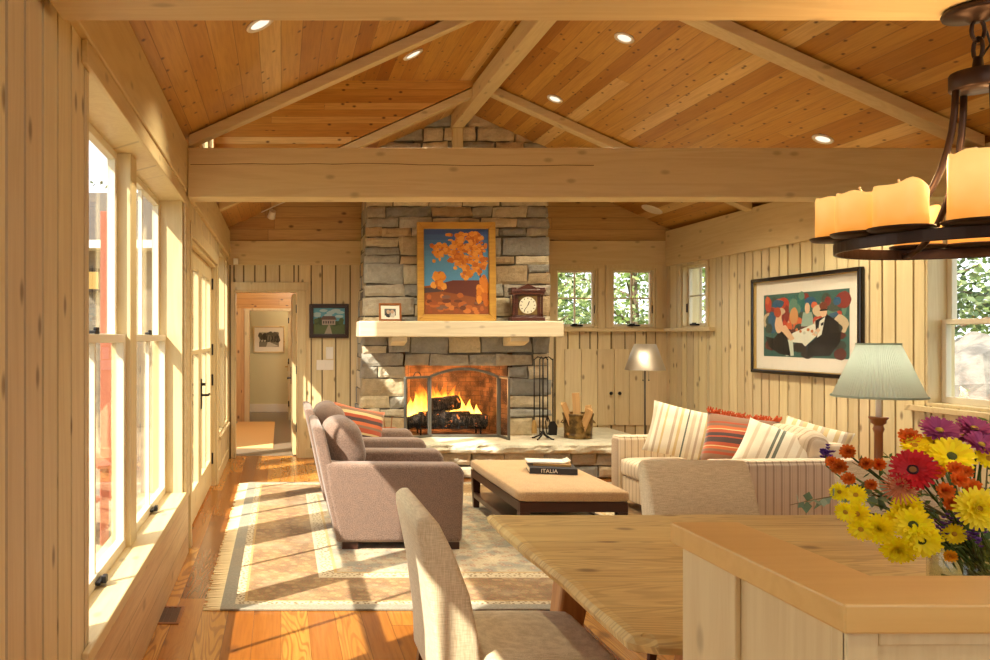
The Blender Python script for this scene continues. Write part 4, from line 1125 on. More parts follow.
def candle(phi, h, rr=RR, r=.0585):
    a = math.radians(180 + phi); x, y = rr * math.cos(a), rr * math.sin(a)
    mb = MB(); mb.lathe([(.01, -.004), (.064, .0), (.072, .006), (.072, .010), (.05, .008)], (0, 0, 0), n=28)
    mb.build('candle_pan', MAT['bronze'], ch, smooth=True, loc=(x, y, RZ_ + .017))
    mb = MB(); sd = random.random() * 30; n = 28; vs = []; fs = []
    prof = [(r * .7, .0), (r, .002), (r, h * .3), (r * .99, h * .6), (r, h * .9), (r * .96, h), (r * .86, h + .0), (r * .7, h - .018), (.004, h - .028)]
    for i, (rad, z) in enumerate(prof):
        for j in range(n):
            q = 2 * PI * j / n; w = .016 * mnoise.noise((math.cos(q) * 1.1 + sd, math.sin(q) * 1.1, sd)) if i in (4, 5, 6) else 0
            k2 = rad * (1 + .02 * mnoise.noise((math.cos(q) * 2 + sd, math.sin(q) * 2, z * 9)))
            vs.append((k2 * math.cos(q), k2 * math.sin(q), z + w))
    for i in range(len(prof) - 1):
        for j in range(n): fs.append((i * n + j, i * n + (j + 1) % n, (i + 1) * n + (j + 1) % n, (i + 1) * n + j))
    fs.append(tuple(reversed(range(n)))); fs.append(tuple((len(prof) - 1) * n + j for j in range(n)))
    mb.add(vs, fs); o = mb.build('candle', MAT['wax'], ch, smooth=True, loc=(x, y, RZ_ + .026))
    mb = MB(); mb.tube([(0, 0, h - .03), (.002, 0, h - .005), (-.006, 0, h + .012)], .0025, 6); mb.build('wick', MAT['wick'], o)
for phi, h in ((-19, .115), (1, .112), (21, .112), (49, .165), (76, .115), (101, .11), (127, .16), (153, .115), (179, .11), (205, .16), (231, .115), (255, .115)):
    candle(phi, h)
for k in range(4):
    a = math.radians(180 + 20 + 90 * k)
    L = bpy.data.lights.new('candle_glow', 'POINT'); L.energy = 4; L.color = (1, .62, .28); L.shadow_soft_size = .06
    lo = bpy.data.objects.new('candle_glow', L); COL.objects.link(lo); lo.location = (CX_ + .2 * math.cos(a), CY_ + .2 * math.sin(a), RZ_ + .2)

# ------------------------------------------------------------------ lamps
ly = 4.25; lx = WX(878.5, ly)
st_ = thing('side_table', 'small round wooden side table under the green lamp', 'side table', (lx, ly, .0))
mb = MB(); mb.lathe([(.01, .60), (.15, .60), (.17, .612), (.17, .622), (.16, .63), (.01, .63)], n=36); mb.build('top', MAT['walnut'], st_, smooth=False)
mb = MB(); mb.lathe([(.03, .03), (.04, .1), (.028, .2), (.04, .35), (.03, .5), (.05, .6)], n=20); mb.build('pedestal', MAT['walnut'], st_, smooth=True)
for k in range(3):
    a = k * 2 * PI / 3 + .5; mb = MB(); mb.tube([(.02 * math.cos(a), .02 * math.sin(a), .12), (.12 * math.cos(a), .12 * math.sin(a), .1), (.19 * math.cos(a), .19 * math.sin(a), .015)], [.022, .02, .014], 8); mb.build('foot', MAT['walnut'], st_, smooth=True)
lm = thing('table_lamp', 'wooden candlestick table lamp with a pleated pale green shade', 'lamp', (lx, ly, .631))
z0 = .631
zb, ztp = WZ(397, ly) - z0, WZ(344, ly) - z0
mb = MB(); mb.lathe([(.085, 0), (.09, .008), (.085, .02), (.05, .03), (.03, .045), (.022, .07), (.026, .10), (.02, .12), (.02, .34), (.027, .36), (.022, .375), (.022, WZ(421, ly) - z0 - .02), (.034, WZ(421, ly) - z0 - .01), (.036, WZ(420, ly) - z0), (.045, WZ(418, ly) - z0 - .0), (.045, WZ(417, ly) - z0), (.012, WZ(417, ly) - z0 + .001)], n=24); mb.build('base', MAT['walnut'], lm, smooth=True)
mb = MB(); mb.tube([(0, 0, WZ(417, ly) - z0), (0, 0, zb + .1)], .0135, 12); mb.build('candle_sleeve', MAT['white'], lm, smooth=True)
mb = MB(); mb.tube([(0, 0, zb + .1), (0, 0, ztp - .01)], .006, 8); mb.build('harp', MAT['brass'], lm)
t = T('pleated_green_shade'); v = t.coord()
d1 = t.n('BsdfDiffuse', {'Color': lin(214, 224, 206)}); d2 = t.n('BsdfTranslucent', {'Color': lin(214, 224, 204)})
mx = t.n('MixShader', {0: .4, 1: d1.outputs[0], 2: d2.outputs[0]}); t.nt.links.new(mx.outputs[0], t.out.inputs[0]); MAT['shade'] = t.mat
mb = MB(); n = 180
mb.lathe([(.207, zb), (.095, ztp)], n=n, cap=False, rf=lambda j, n, i: 1 + .012 * (1 if j % 2 else -1)); sh = mb.build('lamp_shade', MAT['shade'], lm)
mb = MB(); mb.tube([(.209 * math.cos(a), .209 * math.sin(a), zb + .004) for a in [2 * PI * k / 60 for k in range(60)]], .006, 6, closed=True); mb.tube([(.097 * math.cos(a), .097 * math.sin(a), ztp) for a in [2 * PI * k / 40 for k in range(40)]], .005, 6, closed=True); mb.build('binding', plain('sage_binding', lin(176, 196, 176), .8), sh, smooth=True)

L = bpy.data.lights.new('shade_lift_light', 'POINT'); L.energy = 1.6; L.color = (1, .93, .8); L.shadow_soft_size = .04  # weak light added to lift the shade, the lamp itself looks unlit
lo = bpy.data.objects.new('shade_lift_light', L); COL.objects.link(lo); lo.location = (lx, ly, z0 + (zb + ztp) / 2 + .02)
fy = 8.3; fx = WX(645, fy); ftop = WZ(344, fy); fbot = WZ(370, fy)
fl_ = thing('floor_lamp', 'slim floor lamp with a brushed metal shade behind the sofa', 'floor lamp', (fx, fy, .0))
mb = MB(); mb.lathe([(.13, HZ), (.135, HZ + .012), (.03, HZ + .022), (.012, HZ + .05)], n=28); 
mb = MB(); mb.lathe([(.13, HZ + .001), (.135, HZ + .012), (.03, HZ + .022), (.012, HZ + .05)], n=28); mb.build('base', MAT['pewter'], fl_, smooth=True)
mb = MB(); mb.tube([(0, 0, HZ + .04), (0, 0, ftop - .02)], .009, 10); mb.build('pole', MAT['pewter'], fl_, smooth=True)
MAT['steel'] = plain('brushed_pewter', lin(178, 168, 152), .42, Metallic=1.0, Anisotropic=.6)
mb = MB(); mb.lathe([(.2, fbot), (.105, ftop), (.1, ftop), (.195, fbot)], n=40, cap=False); mb.build('lamp_shade', MAT['steel'], fl_, smooth=True)
mb = MB(); mb.box(-.1, .1, -.006, .006, ftop - .012, ftop - .004); mb.box(-.006, .006, -.1, .1, ftop - .012, ftop - .004); mb.build('shade_carrier', MAT['pewter'], fl_)
for dx in (-.03, .03):
    mb = MB(); mb.tube([(dx, -.02, fbot + .03), (dx, -.02, fbot - .1)], .002, 5); mb.ball((dx, -.02, fbot - .105), .008, 6); mb.build('pull_chain', MAT['pewter'], fl_)

# ------------------------------------------------------------------ pictures (flat prints, framed)
MAT['gilt'] = wood('gilt_frame', 'X', lin(206, 160, 70), lin(176, 126, 48), .35, 0)
MAT['blackframe'] = plain('black_lacquer', (.012, .009, .008), .15)
MAT['brownframe'] = plain('dark_brown_frame', lin(54, 36, 26), .4)
MAT['goldfillet'] = plain('gold_fillet', lin(206, 176, 110), .35, Metallic=.8)


def blob(mb, x, z, rx, rz, c, d=.0, n=14, wob=.2, sd=None):
    sd = random.random() * 40 if sd is None else sd
    vs = [(x + rx * math.cos(a) * (1 + wob * mnoise.noise((math.cos(a) * 1.7 + sd, math.sin(a) * 1.7, 0))), -d, z + rz * math.sin(a) * (1 + wob * mnoise.noise((math.cos(a) * 1.7, math.sin(a) * 1.7 + sd, 4)))) for a in [2 * PI * i / n for i in range(n)]]
    mb.add(vs, [tuple(range(n))], c)
def poly(mb, pts, c, d=0.0): 
    ar = sum(pts[i][0] * pts[(i + 1) % len(pts)][1] - pts[(i + 1) % len(pts)][0] * pts[i][1] for i in range(len(pts)))
    if ar < 0: pts = pts[::-1]
    mb.add([(x, -d, z) for x, z in pts], [tuple(range(len(pts)))], c)
def line(mb, p, q, w0, w1, c, d):
    dx, dz = q[0] - p[0], q[1] - p[1]; L = math.hypot(dx, dz) or 1; nx, nz = -dz / L / 2, dx / L / 2
    poly(mb, [(p[0] + nx * w0, p[1] + nz * w0), (q[0] + nx * w1, q[1] + nz * w1), (q[0] - nx * w1, q[1] - nz * w1), (p[0] - nx * w0, p[1] - nz * w0)], c, d)


def framed(name, label, w, h, fw, fd, fmat, loc, rot, paint, matw=0, fillet=0, glass=False, cat='picture'):
    """local: x right, z up, front faces -y; origin at the middle of the bottom edge's back"""
    o = thing(name, label, cat, loc, 0); o.rotation_euler = rot
    mb = MB()
    for pts in ([(-w / 2, 0), (w / 2, 0), (w / 2 - fw, fw), (-w / 2 + fw, fw)], [(w / 2, 0), (w / 2, h), (w / 2 - fw, h - fw), (w / 2 - fw, fw)], [(w / 2, h), (-w / 2, h), (-w / 2 + fw, h - fw), (w / 2 - fw, h - fw)], [(-w / 2, h), (-w / 2, 0), (-w / 2 + fw, fw), (-w / 2 + fw, h - fw)]):
        mb.prism(pts, -fd, -.001, 'Y')
    fr = mb.build('frame', fmat, o, bevel=min(.006, fw * .2), seg=2)
    if fillet:
        mb = MB(); q = fillet
        for a in ((-w / 2 + fw, -w / 2 + fw + q, fw, h - fw), (w / 2 - fw - q, w / 2 - fw, fw, h - fw), (-w / 2 + fw + q, w / 2 - fw - q, fw, fw + q), (-w / 2 + fw + q, w / 2 - fw - q, h - fw - q, h - fw)): mb.box(a[0], a[1], -fd * .75, -.006, a[2], a[3])
        mb.build('fillet', MAT['goldfillet'], o)
    iw, ih = w / 2 - fw, h / 2 - fw
    if matw:
        mb = MB(); mb.box(-iw, iw, -.008, -.004, h / 2 - ih, h / 2 + ih); mb.build('mat_board', MAT['mat'], o)
    pm = MB(); pw, ph = iw - matw, ih - matw
    pm.m = Matrix.Translation((0, -.0095, h / 2)); paint(pm, pw, ph); pm.build('print', MAT['paint'], o)
    if glass:
        mb = MB(); mb.box(-iw, iw, -fd * .7, -fd * .7 + .002, h / 2 - ih, h / 2 + ih); mb.build('picture_glass', MAT['pglass'], o)
    return o


def autumn(mb, a, b):
    r = random.Random(4); poly(mb, [(-a, -b), (a, -b), (a, b), (-a, b)], lin(92, 160, 206))
    for k in range(5): poly(mb, [(-a, b - .06 * k - .06), (a, b - .06 * k - .06), (a, b - .06 * k), (-a, b - .06 * k)], [lin(62, 92, 158), lin(68, 108, 172), lin(74, 124, 184), lin(80, 138, 192), lin(86, 150, 200)][k], .0003)
    poly(mb, [(-a, -b), (a, -b), (a, -.3 * b), (.2 * a, -.22 * b), (-a, -.34 * b)], lin(150, 84, 40), .0004)
    poly(mb, [(-.45 * a, -.46 * b), (.75 * a, -.62 * b), (.78 * a, -.2 * b), (-.1 * a, -.2 * b), (-.4 * a, -.26 * b)], lin(112, 56, 42), .0005)
    poly(mb, [(-a, -.5 * b), (-.4 * a, -.46 * b), (-.4 * a, -.36 * b), (-a, -.38 * b)], lin(84, 66, 66), .0006)
    for k in range(40): blob(mb, r.uniform(-a * .92, a * .92), r.uniform(-b * .95, -.55 * b), r.uniform(.02, .06), r.uniform(.012, .03), r.choice([lin(190, 104, 44), lin(160, 84, 40), lin(212, 128, 58), lin(112, 62, 38), lin(128, 92, 74)]), .0007 + k * .00001)
    for (p, q, w0, w1) in (((.82, -.7), (.74, -.1), .07, .045), ((.74, -.1), (.5, .5), .045, .02), ((.76, 0), (.86, .7), .035, .015), ((.62, .2), (.35, .3), .02, .01), ((.7, .05), (.96, .35), .025, .012), ((.55, .4), (.6, .8), .02, .008)): line(mb, (p[0] * a, p[1] * b), (q[0] * a, q[1] * b), w0 * a, w1 * a, lin(92, 52, 40), .0012)
    oc = [lin(222, 132, 36), lin(236, 152, 48), lin(204, 110, 32), lin(244, 168, 66)]
    for k in range(330):
        q = r.uniform(0, 2 * PI); s = r.uniform(0, 1) ** .5; x, z = .42 + .55 * s * math.cos(q), .42 + .58 * s * math.sin(q)
        if r.random() < .36: x, z = r.uniform(-.75, .2), r.uniform(.25, .62) if r.random() < .6 else r.uniform(.5, .9)
        if x < -.25 and z > .66: continue
        if abs(x) > .93 or abs(z) > .93: continue
        blob(mb, x * a, z * b, r.uniform(.014, .034), r.uniform(.012, .03), r.choice(oc), .0014 + k * .000002, 10, .4)
    for k in range(16): blob(mb, (-.5 + r.uniform(-.2, .2)) * a, (-.2 + r.uniform(-.15, .2)) * b, .035, .04, r.choice(oc), .0022 + k * .000004, 10, .3)
    for k in range(20): blob(mb, (.8 + r.uniform(-.12, .14)) * a, (-.45 + r.uniform(-.3, .3)) * b, .03, .05, r.choice(oc[:3]), .0023 + k * .000004, 10, .3)


def diners(mb, a, b):
    r = random.Random(9); poly(mb, [(-a, -b), (a, -b), (a, b), (-a, b)], lin(60, 104, 96))
    cs = [lin(190, 70, 48), lin(44, 110, 104), lin(212, 104, 62), lin(70, 84, 70), lin(140, 54, 44), lin(96, 140, 120), lin(206, 186, 150), lin(52, 96, 128)]
    for k in range(70): blob(mb, r.uniform(-.92, .92) * a, r.uniform(-.1, .9) * b, r.uniform(.03, .1), r.uniform(.03, .08), r.choice(cs), .0003 + k * .000006)
    for k in range(30): blob(mb, r.uniform(-.92, .92) * a, r.uniform(-.92, -.1) * b, r.uniform(.05, .1), r.uniform(.03, .07), r.choice([lin(52, 44, 36), lin(60, 72, 62), lin(40, 60, 70), lin(96, 48, 40), lin(34, 30, 28)]), .0008 + k * .000006)
    sk, bl, wh = lin(226, 188, 150), lin(24, 22, 22), lin(224, 226, 208)
    P = lambda pts, c, d: poly(mb, [(x * a, z * b) for x, z in pts], c, d)
    P([(-.25, -.25), (.25, .02), (.42, -.2), (.05, -.66), (-.02, -.56), (-.36, -.52)], wh, .0012); P([(-.45, -.5), (-.25, -.4), (-.22, -.95), (-.42, -.98)], lin(206, 216, 196), .0013)
    P([(-.95, -.35), (-.72, -.42), (-.5, -.05), (-.35, -.55), (-.3, -.97), (-.6, -.9), (-.85, -.7)], bl, .0014)
    blob(mb, -.6 * a, .03 * b, .06, .09, sk, .0015); P([(-.7, -.05), (-.42, .0), (-.2, -.42), (-.3, -.5), (-.5, -.22)], sk, .0016); blob(mb, -.6 * a, .34 * b, .045, .06, sk, .0017); blob(mb, -.63 * a, .42 * b, .055, .05, lin(176, 74, 40), .0018)
    P([(.28, .12), (.55, .28), (.78, .05), (.82, -.5), (.6, -.92), (.1, -.95), (.12, -.6), (.3, -.4)], bl, .0014); P([(.38, .1), (.5, .22), (.42, -.3), (.32, -.4)], wh, .0016); P([(.40, .02), (.47, .08), (.46, -.02), (.41, -.05)], bl, .0018)
    blob(mb, .46 * a, .42 * b, .05, .065, sk, .0017); blob(mb, .46 * a, .54 * b, .052, .035, lin(120, 60, 36), .0018); P([(.38, .44), (.55, .46), (.55, .4), (.38, .39)], bl, .0019)
    P([(.2, -.3), (.34, -.1), (.4, -.16), (.3, -.36)], sk, .0019)
    blob(mb, -.22 * a, .28 * b, .06, .08, lin(206, 150, 96), .0015); blob(mb, .1 * a, .5 * b, .035, .05, sk, .0015); P([(.0, .38), (.2, .38), (.24, -.05), (-.05, -.05)], lin(150, 176, 160), .0011)
    for k in range(6): blob(mb, (-.15 + .09 * k) * a, (-.15 - .05 * (k % 3)) * b, .02, .014, r.choice([lin(196, 200, 180), lin(200, 120, 70), lin(150, 180, 160)]), .002)


def cottage(mb, a, b):
    r = random.Random(5); poly(mb, [(-a, -b), (a, -b), (a, b), (-a, b)], lin(96, 168, 190))
    for k in range(10): blob(mb, r.uniform(-.8, .8) * a, r.uniform(.3, .85) * b, .05, .018, lin(176, 206, 210), .0003 + k * .00001)
    poly(mb, [(-a, -b), (a, -b), (a, -.25 * b), (-a, -.2 * b)], lin(92, 108, 66), .0005)
    for k in range(16): blob(mb, r.uniform(-.85, .85) * a, r.uniform(-.25, .1) * b, .03, .03, r.choice([lin(66, 84, 50), lin(84, 104, 62)]), .0006 + k * .00001)
    poly(mb, [(-.45 * a, -.3 * b), (.4 * a, -.3 * b), (.4 * a, .1 * b), (-.45 * a, .1 * b)], lin(176, 164, 150), .001); poly(mb, [(-.55 * a, .1 * b), (.5 * a, .1 * b), (.34 * a, .38 * b), (-.4 * a, .38 * b)], lin(104, 84, 76), .0011)
    for k in range(5): poly(mb, [((-.38 + k * .15) * a, -.2 * b), ((-.3 + k * .15) * a, -.2 * b), ((-.3 + k * .15) * a, 0), ((-.38 + k * .15) * a, 0)], lin(70, 62, 62), .0012)
    poly(mb, [(-.3 * a, -b), (.2 * a, -b), (.05 * a, -.32 * b), (-.05 * a, -.32 * b)], lin(170, 160, 140), .0012)


def etching(mb, a, b):
    r = random.Random(6); poly(mb, [(-a, -b), (a, -b), (a, b), (-a, b)], lin(196, 192, 172))
    poly(mb, [(-a, -b), (a, -b), (a, -.2 * b), (-a, -.3 * b)], lin(128, 124, 104), .0003); poly(mb, [(-.1 * a, -.25 * b), (a, -.9 * b), (.2 * a, -b), (-.3 * a, -b)], lin(206, 202, 184), .0004)
    for k in range(34): blob(mb, r.uniform(-.9, .9) * a, r.uniform(-.1, .75) * b, .045, .05, r.choice([lin(92, 88, 70), lin(66, 62, 50), lin(120, 116, 96)]), .0005 + k * .00001)
    for k in range(7): x = (-.85 + .28 * k) * a; line(mb, (x, -.35 * b), (x + .02, .5 * b), .018, .01, lin(50, 46, 38), .001)


def portrait(mb, a, b):
    poly(mb, [(-a, -b), (a, -b), (a, b), (-a, b)], lin(92, 96, 92)); blob(mb, -.35 * a, .1 * b, .02, .024, lin(190, 160, 134), .0005); blob(mb, .35 * a, .15 * b, .02, .024, lin(190, 160, 134), .0005)
    blob(mb, -.38 * a, -.6 * b, .03, .036, lin(40, 42, 50), .0004); blob(mb, .38 * a, -.55 * b, .032, .04, lin(200, 196, 186), .0004)


my = 8.86
pw_ = (497 - 418) * 8.8 / F; ph_ = WZ(221, 8.8) - WZ(321, 8.8)
framed('painting', 'large gold-framed painting of an orange autumn tree leaning on the mantel', pw_, ph_, .075, .04, MAT['gilt'], (WX(457.5, 8.8), 8.86, MZ1 + .002), (-.035, 0, 0), autumn)
framed('photo_frame', 'small brown-framed photograph on the left end of the mantel', .25, .2, .022, .02, MAT['walnut'], (WX(390.5, 8.78), 8.8, MZ1 + .001), (-.15, 0, .05), portrait, matw=.04)
framed('picture', 'small black-framed country house picture on the wall between doorway and fireplace', (349 - 309.5) * YB / F, WZ(304, YB) - WZ(338, YB), .05, .03, MAT['brownframe'], (WX(329, YB), YB - .001, WZ(338, YB)), (0, 0, 0), cottage)
zt_, zb_ = 2.05, 1.13; Y1, Y0 = 4.72 * F / (755 - VX), 4.70 * F / (863 - VX)
framed('picture', 'large black-framed restaurant scene print on the right wall above the sofa', Y1 - Y0, zt_ - zb_, .035, .045, MAT['blackframe'], (XR - .002, (Y0 + Y1) / 2, zb_), (0, 0, -PI / 2), diners, matw=.13, fillet=.008, glass=True)
framed('picture', 'pale-framed sepia landscape print on the far room wall seen through the doorway', (285 - 253) * 15.8 / F, WZ(326, 15.8) - WZ(353, 15.8), .03, .02, MAT['beamX'], (WX(269, 15.8), 15.799, WZ(353, 15.8)), (0, 0, 0), etching, matw=.09)

# clock on the mantel
ck = thing('mantel_clock', 'dark wooden mantel clock with a pediment and a round white dial', 'clock', (WX(527, 8.78), 8.8, MZ1 + .001))
cw, chh = .185, WZ(284, 8.78) - MZ1
MAT['mahog'] = wood('mahogany_case', 'X', lin(84, 42, 26), lin(58, 26, 16), .3, 0, bump=.04)
mb = MB(); mb.box(-cw, cw, -.07, .07, 0, .045); mb.box(-cw + .015, cw - .015, -.06, .06, .045, .06); mb.build('base', MAT['mahog'], ck, bevel=.005)
mb = MB(); mb.box(-cw + .04, cw - .04, -.04, .055, .06, chh - .12); mb.build('case', MAT['mahog'], ck, bevel=.003)
mb = MB(); mb.box(-cw + .005, cw - .005, -.065, .06, chh - .12, chh - .09); mb.box(-cw - .005, cw + .005, -.072, .065, chh - .09, chh - .065); mb.prism([(-cw + .05, chh - .065), (cw - .05, chh - .065), (0, chh)], -.06, .055, 'Y')
mb.box(-cw - .0, -cw + .06, -.065, .06, chh - .065, chh - .04); mb.box(cw - .06, cw, -.065, .06, chh - .065, chh - .04); mb.build('pediment', MAT['mahog'], ck, bevel=.004)
for sx in (-1, 1):
    for k in (0,):
        mb = MB(); mb.lathe([(.016, .06), (.016, .075), (.011, .085), (.011, chh - .145), (.016, chh - .135), (.016, chh - .121)], (sx * (cw - .03), -.05, 0), n=14); mb.build('column', MAT['mahog'], ck, smooth=True)
dz = .06 + (chh - .18) / 2
mb = MB(); mb.box(-.105, .105, -.044, -.0405, dz - .105, dz + .105); mb.build('dial_plate', MAT['abrass'], ck)
dial = MB(); pr2 = [(.092 * math.cos(2 * PI * i / 40), dz + .092 * math.sin(2 * PI * i / 40)) for i in range(40)]; dial.prism(pr2, -.049, -.0445, 'Y'); dl = dial.build('dial', plain('clock_dial', lin(226, 220, 196), .5), ck)
mb = MB()
for i in range(12):
    a = i * PI / 6; mb.bar((.066 * math.sin(a), -.0497, dz + .066 * math.cos(a)), (.083 * math.sin(a), -.0497, dz + .083 * math.cos(a)), .007, .001, up=(0, 1, 0))
mb.build('hour_marks', MAT['black'], dl)
mb = MB(); a = math.radians(22); mb.bar((0, -.0515, dz), (.045 * math.sin(a), -.0515, dz + .045 * math.cos(a)), .010, .001, up=(0, 1, 0)); mb.build('hand', MAT['black'], dl)
mb = MB(); a = math.radians(215); mb.bar((0, -.053, dz), (.072 * math.sin(a), -.053, dz + .072 * math.cos(a)), .006, .001, up=(0, 1, 0)); mb.build('hand', MAT['black'], dl)

# ------------------------------------------------------------------ small wall and ceiling things
def plate(label, px0, px1, py0, py1, n):
    o = thing('switch_plate', label, 'light switch', (WX((px0 + px1) / 2, YB), YB - .001, WZ((py0 + py1) / 2, YB))); w = (px1 - px0) * YB / F / 2; h = (py1 - py0) * YB / F / 2
    mb = MB(); mb.box(-w, w, -.008, 0, -h, h); mb.build('plate', MAT['white'], o, bevel=.002)
    for i in range(n):
        c = -w + 2 * w * (i + .5) / n; mb = MB(); mb.box(c - .008, c + .008, -.016, -.0081, -.018, .018); mb.build('switch', MAT['white'], o, bevel=.002)
plate('upper single light switch plate on the wall below the small picture', 326, 333, 347, 359, 1)
plate('wide three-switch plate on the wall just below the single switch', 316.5, 333.5, 360, 370, 3)
o = MB(); o.box(-.03, .03, -.03, 0, -.04, .04); q = o.build('motion_sensor', MAT['white'], bevel=.008, loc=(XL + .1, YB - .037, 2.40)); tag(q, 'small white sensor box in the corner above the doorway', 'sensor')
q = None
# cupboard doors below the high windows
cb = thing('wall_cupboard', 'flush plank cupboard doors in the back wall under the high windows', 'cupboard', (0, YB - .001, 0))
zc0, zc1 = .40, WZ(349, YB)
for a, b in ((3.47, WX(613.5, YB)), (WX(613.5, YB) + .004, 4.62)):
    mb = MB(); n = 3
    for i in range(n): mb.box(a + (b - a) * i / n + .003, a + (b - a) * (i + 1) / n - .003, -.018, 0, zc0, zc1, rnd(.92, 1.06))
    dd_ = mb.build('door', MAT['board'], cb, bevel=.002)
    kx = b - .05 if a < 3.6 else a + .05
    mb = MB(); mb.lathe([(.008, 0), (.008, .02), (.02, .028), (.022, .036), (.012, .044)], n=16); mb.build('knob', MAT['black'], dd_, smooth=True, loc=(kx, -.018, WZ(393, YB)), rot=(PI / 2, 0, 0))

# ceiling spotlights
def ceil_pt(px, py, side):
    k = (px - VX) / F; kz = (VY - py) / F
    # roof: z = 2.78 + SL*(x-XL)  or  2.78 + SL*(XR-x)
    Y = ((2.82 - SL * XL - EYE) / (kz - SL * k)) if side < 0 else ((2.82 + SL * XR - EYE) / (kz + SL * k))
    return k * Y, Y
MAT['lamp'] = emit('lamp_face', (1, .88, .68), 1.2)
NL = 0
def downlight(label, px, py, side, power=110):
    x, y = ceil_pt(px, py, side); z = roofZ(x); a = math.atan(SL) * (-1 if side < 0 else 1)
    o = thing('recessed_light', label, 'ceiling light', (x, y, z - .002), 0, 'recessed lights in the cedar ceiling'); o.rotation_euler = (0, a, 0)
    mb = MB(); mb.lathe([(.052, -.002), (.056, -.008), (.075, -.008), (.078, -.001), (.052, -.001)], n=28, cap=False); mb.build('trim_ring', MAT['white'], o, smooth=True)
    mb = MB(); mb.lathe([(.001, -.003), (.052, -.003)], n=24, cap=False); mb.build('lens', MAT['lamp'], o)
    L = bpy.data.lights.new('spot', 'SPOT'); L.energy = power; L.color = (1, .87, .62); L.spot_size = math.radians(110); L.spot_blend = .8; L.shadow_soft_size = .05
    lo = bpy.data.objects.new('spot', L); COL.objects.link(lo); lo.location = (x, y, z - .03)
downlight('recessed ceiling light high on the right slope, just below the near tie beam', 624.5, 37.5, 1)
downlight('recessed ceiling light low on the right slope, just above the tie beam', 823, 138.5, 1)
downlight('recessed ceiling light beside the ridge beam on the right slope', 555, 98.5, 1)
downlight('recessed ceiling light on the left slope near the ridge, beside the rafter', 413, 54, -1)
downlight('recessed ceiling light at the top edge of the left slope, below the near tie beam', 260, 23, -1)
x, y = 3.35, 9.0; x = None
cxp, cyp = ceil_pt(652, 209, 1)
o = thing('ceiling_speaker', 'white round ceiling speaker on the right slope, just under the tie beam', 'speaker', (cxp, cyp, roofZ(cxp) - .002)); o.rotation_euler = (0, math.atan(SL), 0)
mb = MB(); mb.lathe([(.001, -.012), (.10, -.012), (.118, -.009), (.122, -.001)], n=32, cap=False); mb.build('grille', MAT['white'], o, smooth=True)
cxp, cyp = ceil_pt(272, 207, -1)
o = thing('track_spotlight', 'white cylinder spotlight at the left slope above the doorway', 'spotlight', (cxp, cyp, roofZ(cxp) - .002))
mb = MB(); mb.bar((-.13, .0, -.06), (.16, .0, .07), .03, .015); mb.build('track', MAT['white'], o, bevel=.003)
mb = MB(); mb.tube([(.0, 0, -.02), (0, 0, -.06)], .01, 8); mb.tube([(.01, -.02, -.05), (-.01, .04, -.12)], [.04, .05], 16); mb.build('head', MAT['white'], o)
# floor register near the left wall
ry = 1.48 * F / (617 - VY); rx = WX(166, ry)
o = thing('floor_register', 'dark slotted floor vent by the left wall', 'floor vent', (rx - .01, ry - .10, .0005))
mb = MB(); mb.box(-.09, .09, -.01, .01, 0, .004); mb.box(-.09, .09, .24, .26, 0, .004); mb.box(-.09, -.075, .01, .24, 0, .004); mb.box(.075, .09, .01, .24, 0, .004); mb.build('frame', MAT['walnut'], o)
mb = MB(); mb.box(-.075, .075, .01, .24, 0, .001)
for k in range(5): mb.box(-.07 + k * .03, -.055 + k * .03, .01, .24, .001, .004)
mb.build('slats', MAT['darkwood'], o)
# thin tan rectangle on the hall floor
o = MB(); o.box(WX(231, 12), WX(274, 12), 10.62, 13.9, 0, .012); q = o.build('hall_floor_rect', plain('tan_hall_rect', lin(224, 186, 124), .8), bevel=.003); tag(q, 'thin tan rectangle on the hall floor beyond the doorway', 'mat')
# ------------------------------------------------------------------ vase and flowers
random.seed(77)
VYc = 2.16; VXc = WX(984, VYc); VR = .122
t = T('vase_glass'); tr = t.n('BsdfTransparent', {'Color': (.94, .97, .93)}); gl = t.n('BsdfGlossy', {'Roughness': .03})
fr = t.m('MULTIPLY_ADD', t.m('POWER', t.n('LayerWeight', {'Blend': .5}).outputs['Facing'], 4.0), .7, .05); mx = t.n('MixShader', {0: fr, 1: tr.outputs[0], 2: gl.outputs[0]}); t.nt.links.new(mx.outputs[0], t.out.inputs[0]); MAT['vase'] = t.mat
va = thing('vase', 'clear glass vase of water holding the mixed bouquet on the table', 'vase', (VXc, VYc, .7605))
VH = .2
mb = MB(); mb.lathe([(.004, 0), (VR - .01, 0), (VR, .008), (VR, VH), (VR - .005, VH), (VR - .006, .016), (.004, .014)], n=48); mb.build('body', MAT['vase'], va, smooth=True)
mb = MB(); mb.lathe([(.004, .018), (VR - .008, .018), (VR - .008, VH - .06), (.004, VH - .06)], n=40); mb.build('water', glass_mat('water', (.93, .97, .92), .6), va, smooth=True)
t = T('leaf_green'); d1 = t.n('BsdfPrincipled', {'Base Color': t.tint(), 'Roughness': .5}); d2 = t.n('BsdfTranslucent', {'Color': t.tint()})
mx = t.n('MixShader', {0: .3, 1: d1.outputs[0], 2: d2.outputs[0]}); t.nt.links.new(mx.outputs[0], t.out.inputs[0]); MAT['leaf'] = t.mat
t = T('petal'); d1 = t.n('BsdfPrincipled', {'Base Color': t.tint(), 'Roughness': .6}); d2 = t.n('BsdfTranslucent', {'Color': t.tint()})
mx = t.n('MixShader', {0: .3, 1: d1.outputs[0], 2: d2.outputs[0]}); t.nt.links.new(mx.outputs[0], t.out.inputs[0]); MAT['petal'] = t.mat
GREENS = [lin(70, 104, 46), lin(92, 124, 60), lin(54, 84, 40), lin(112, 140, 80)]


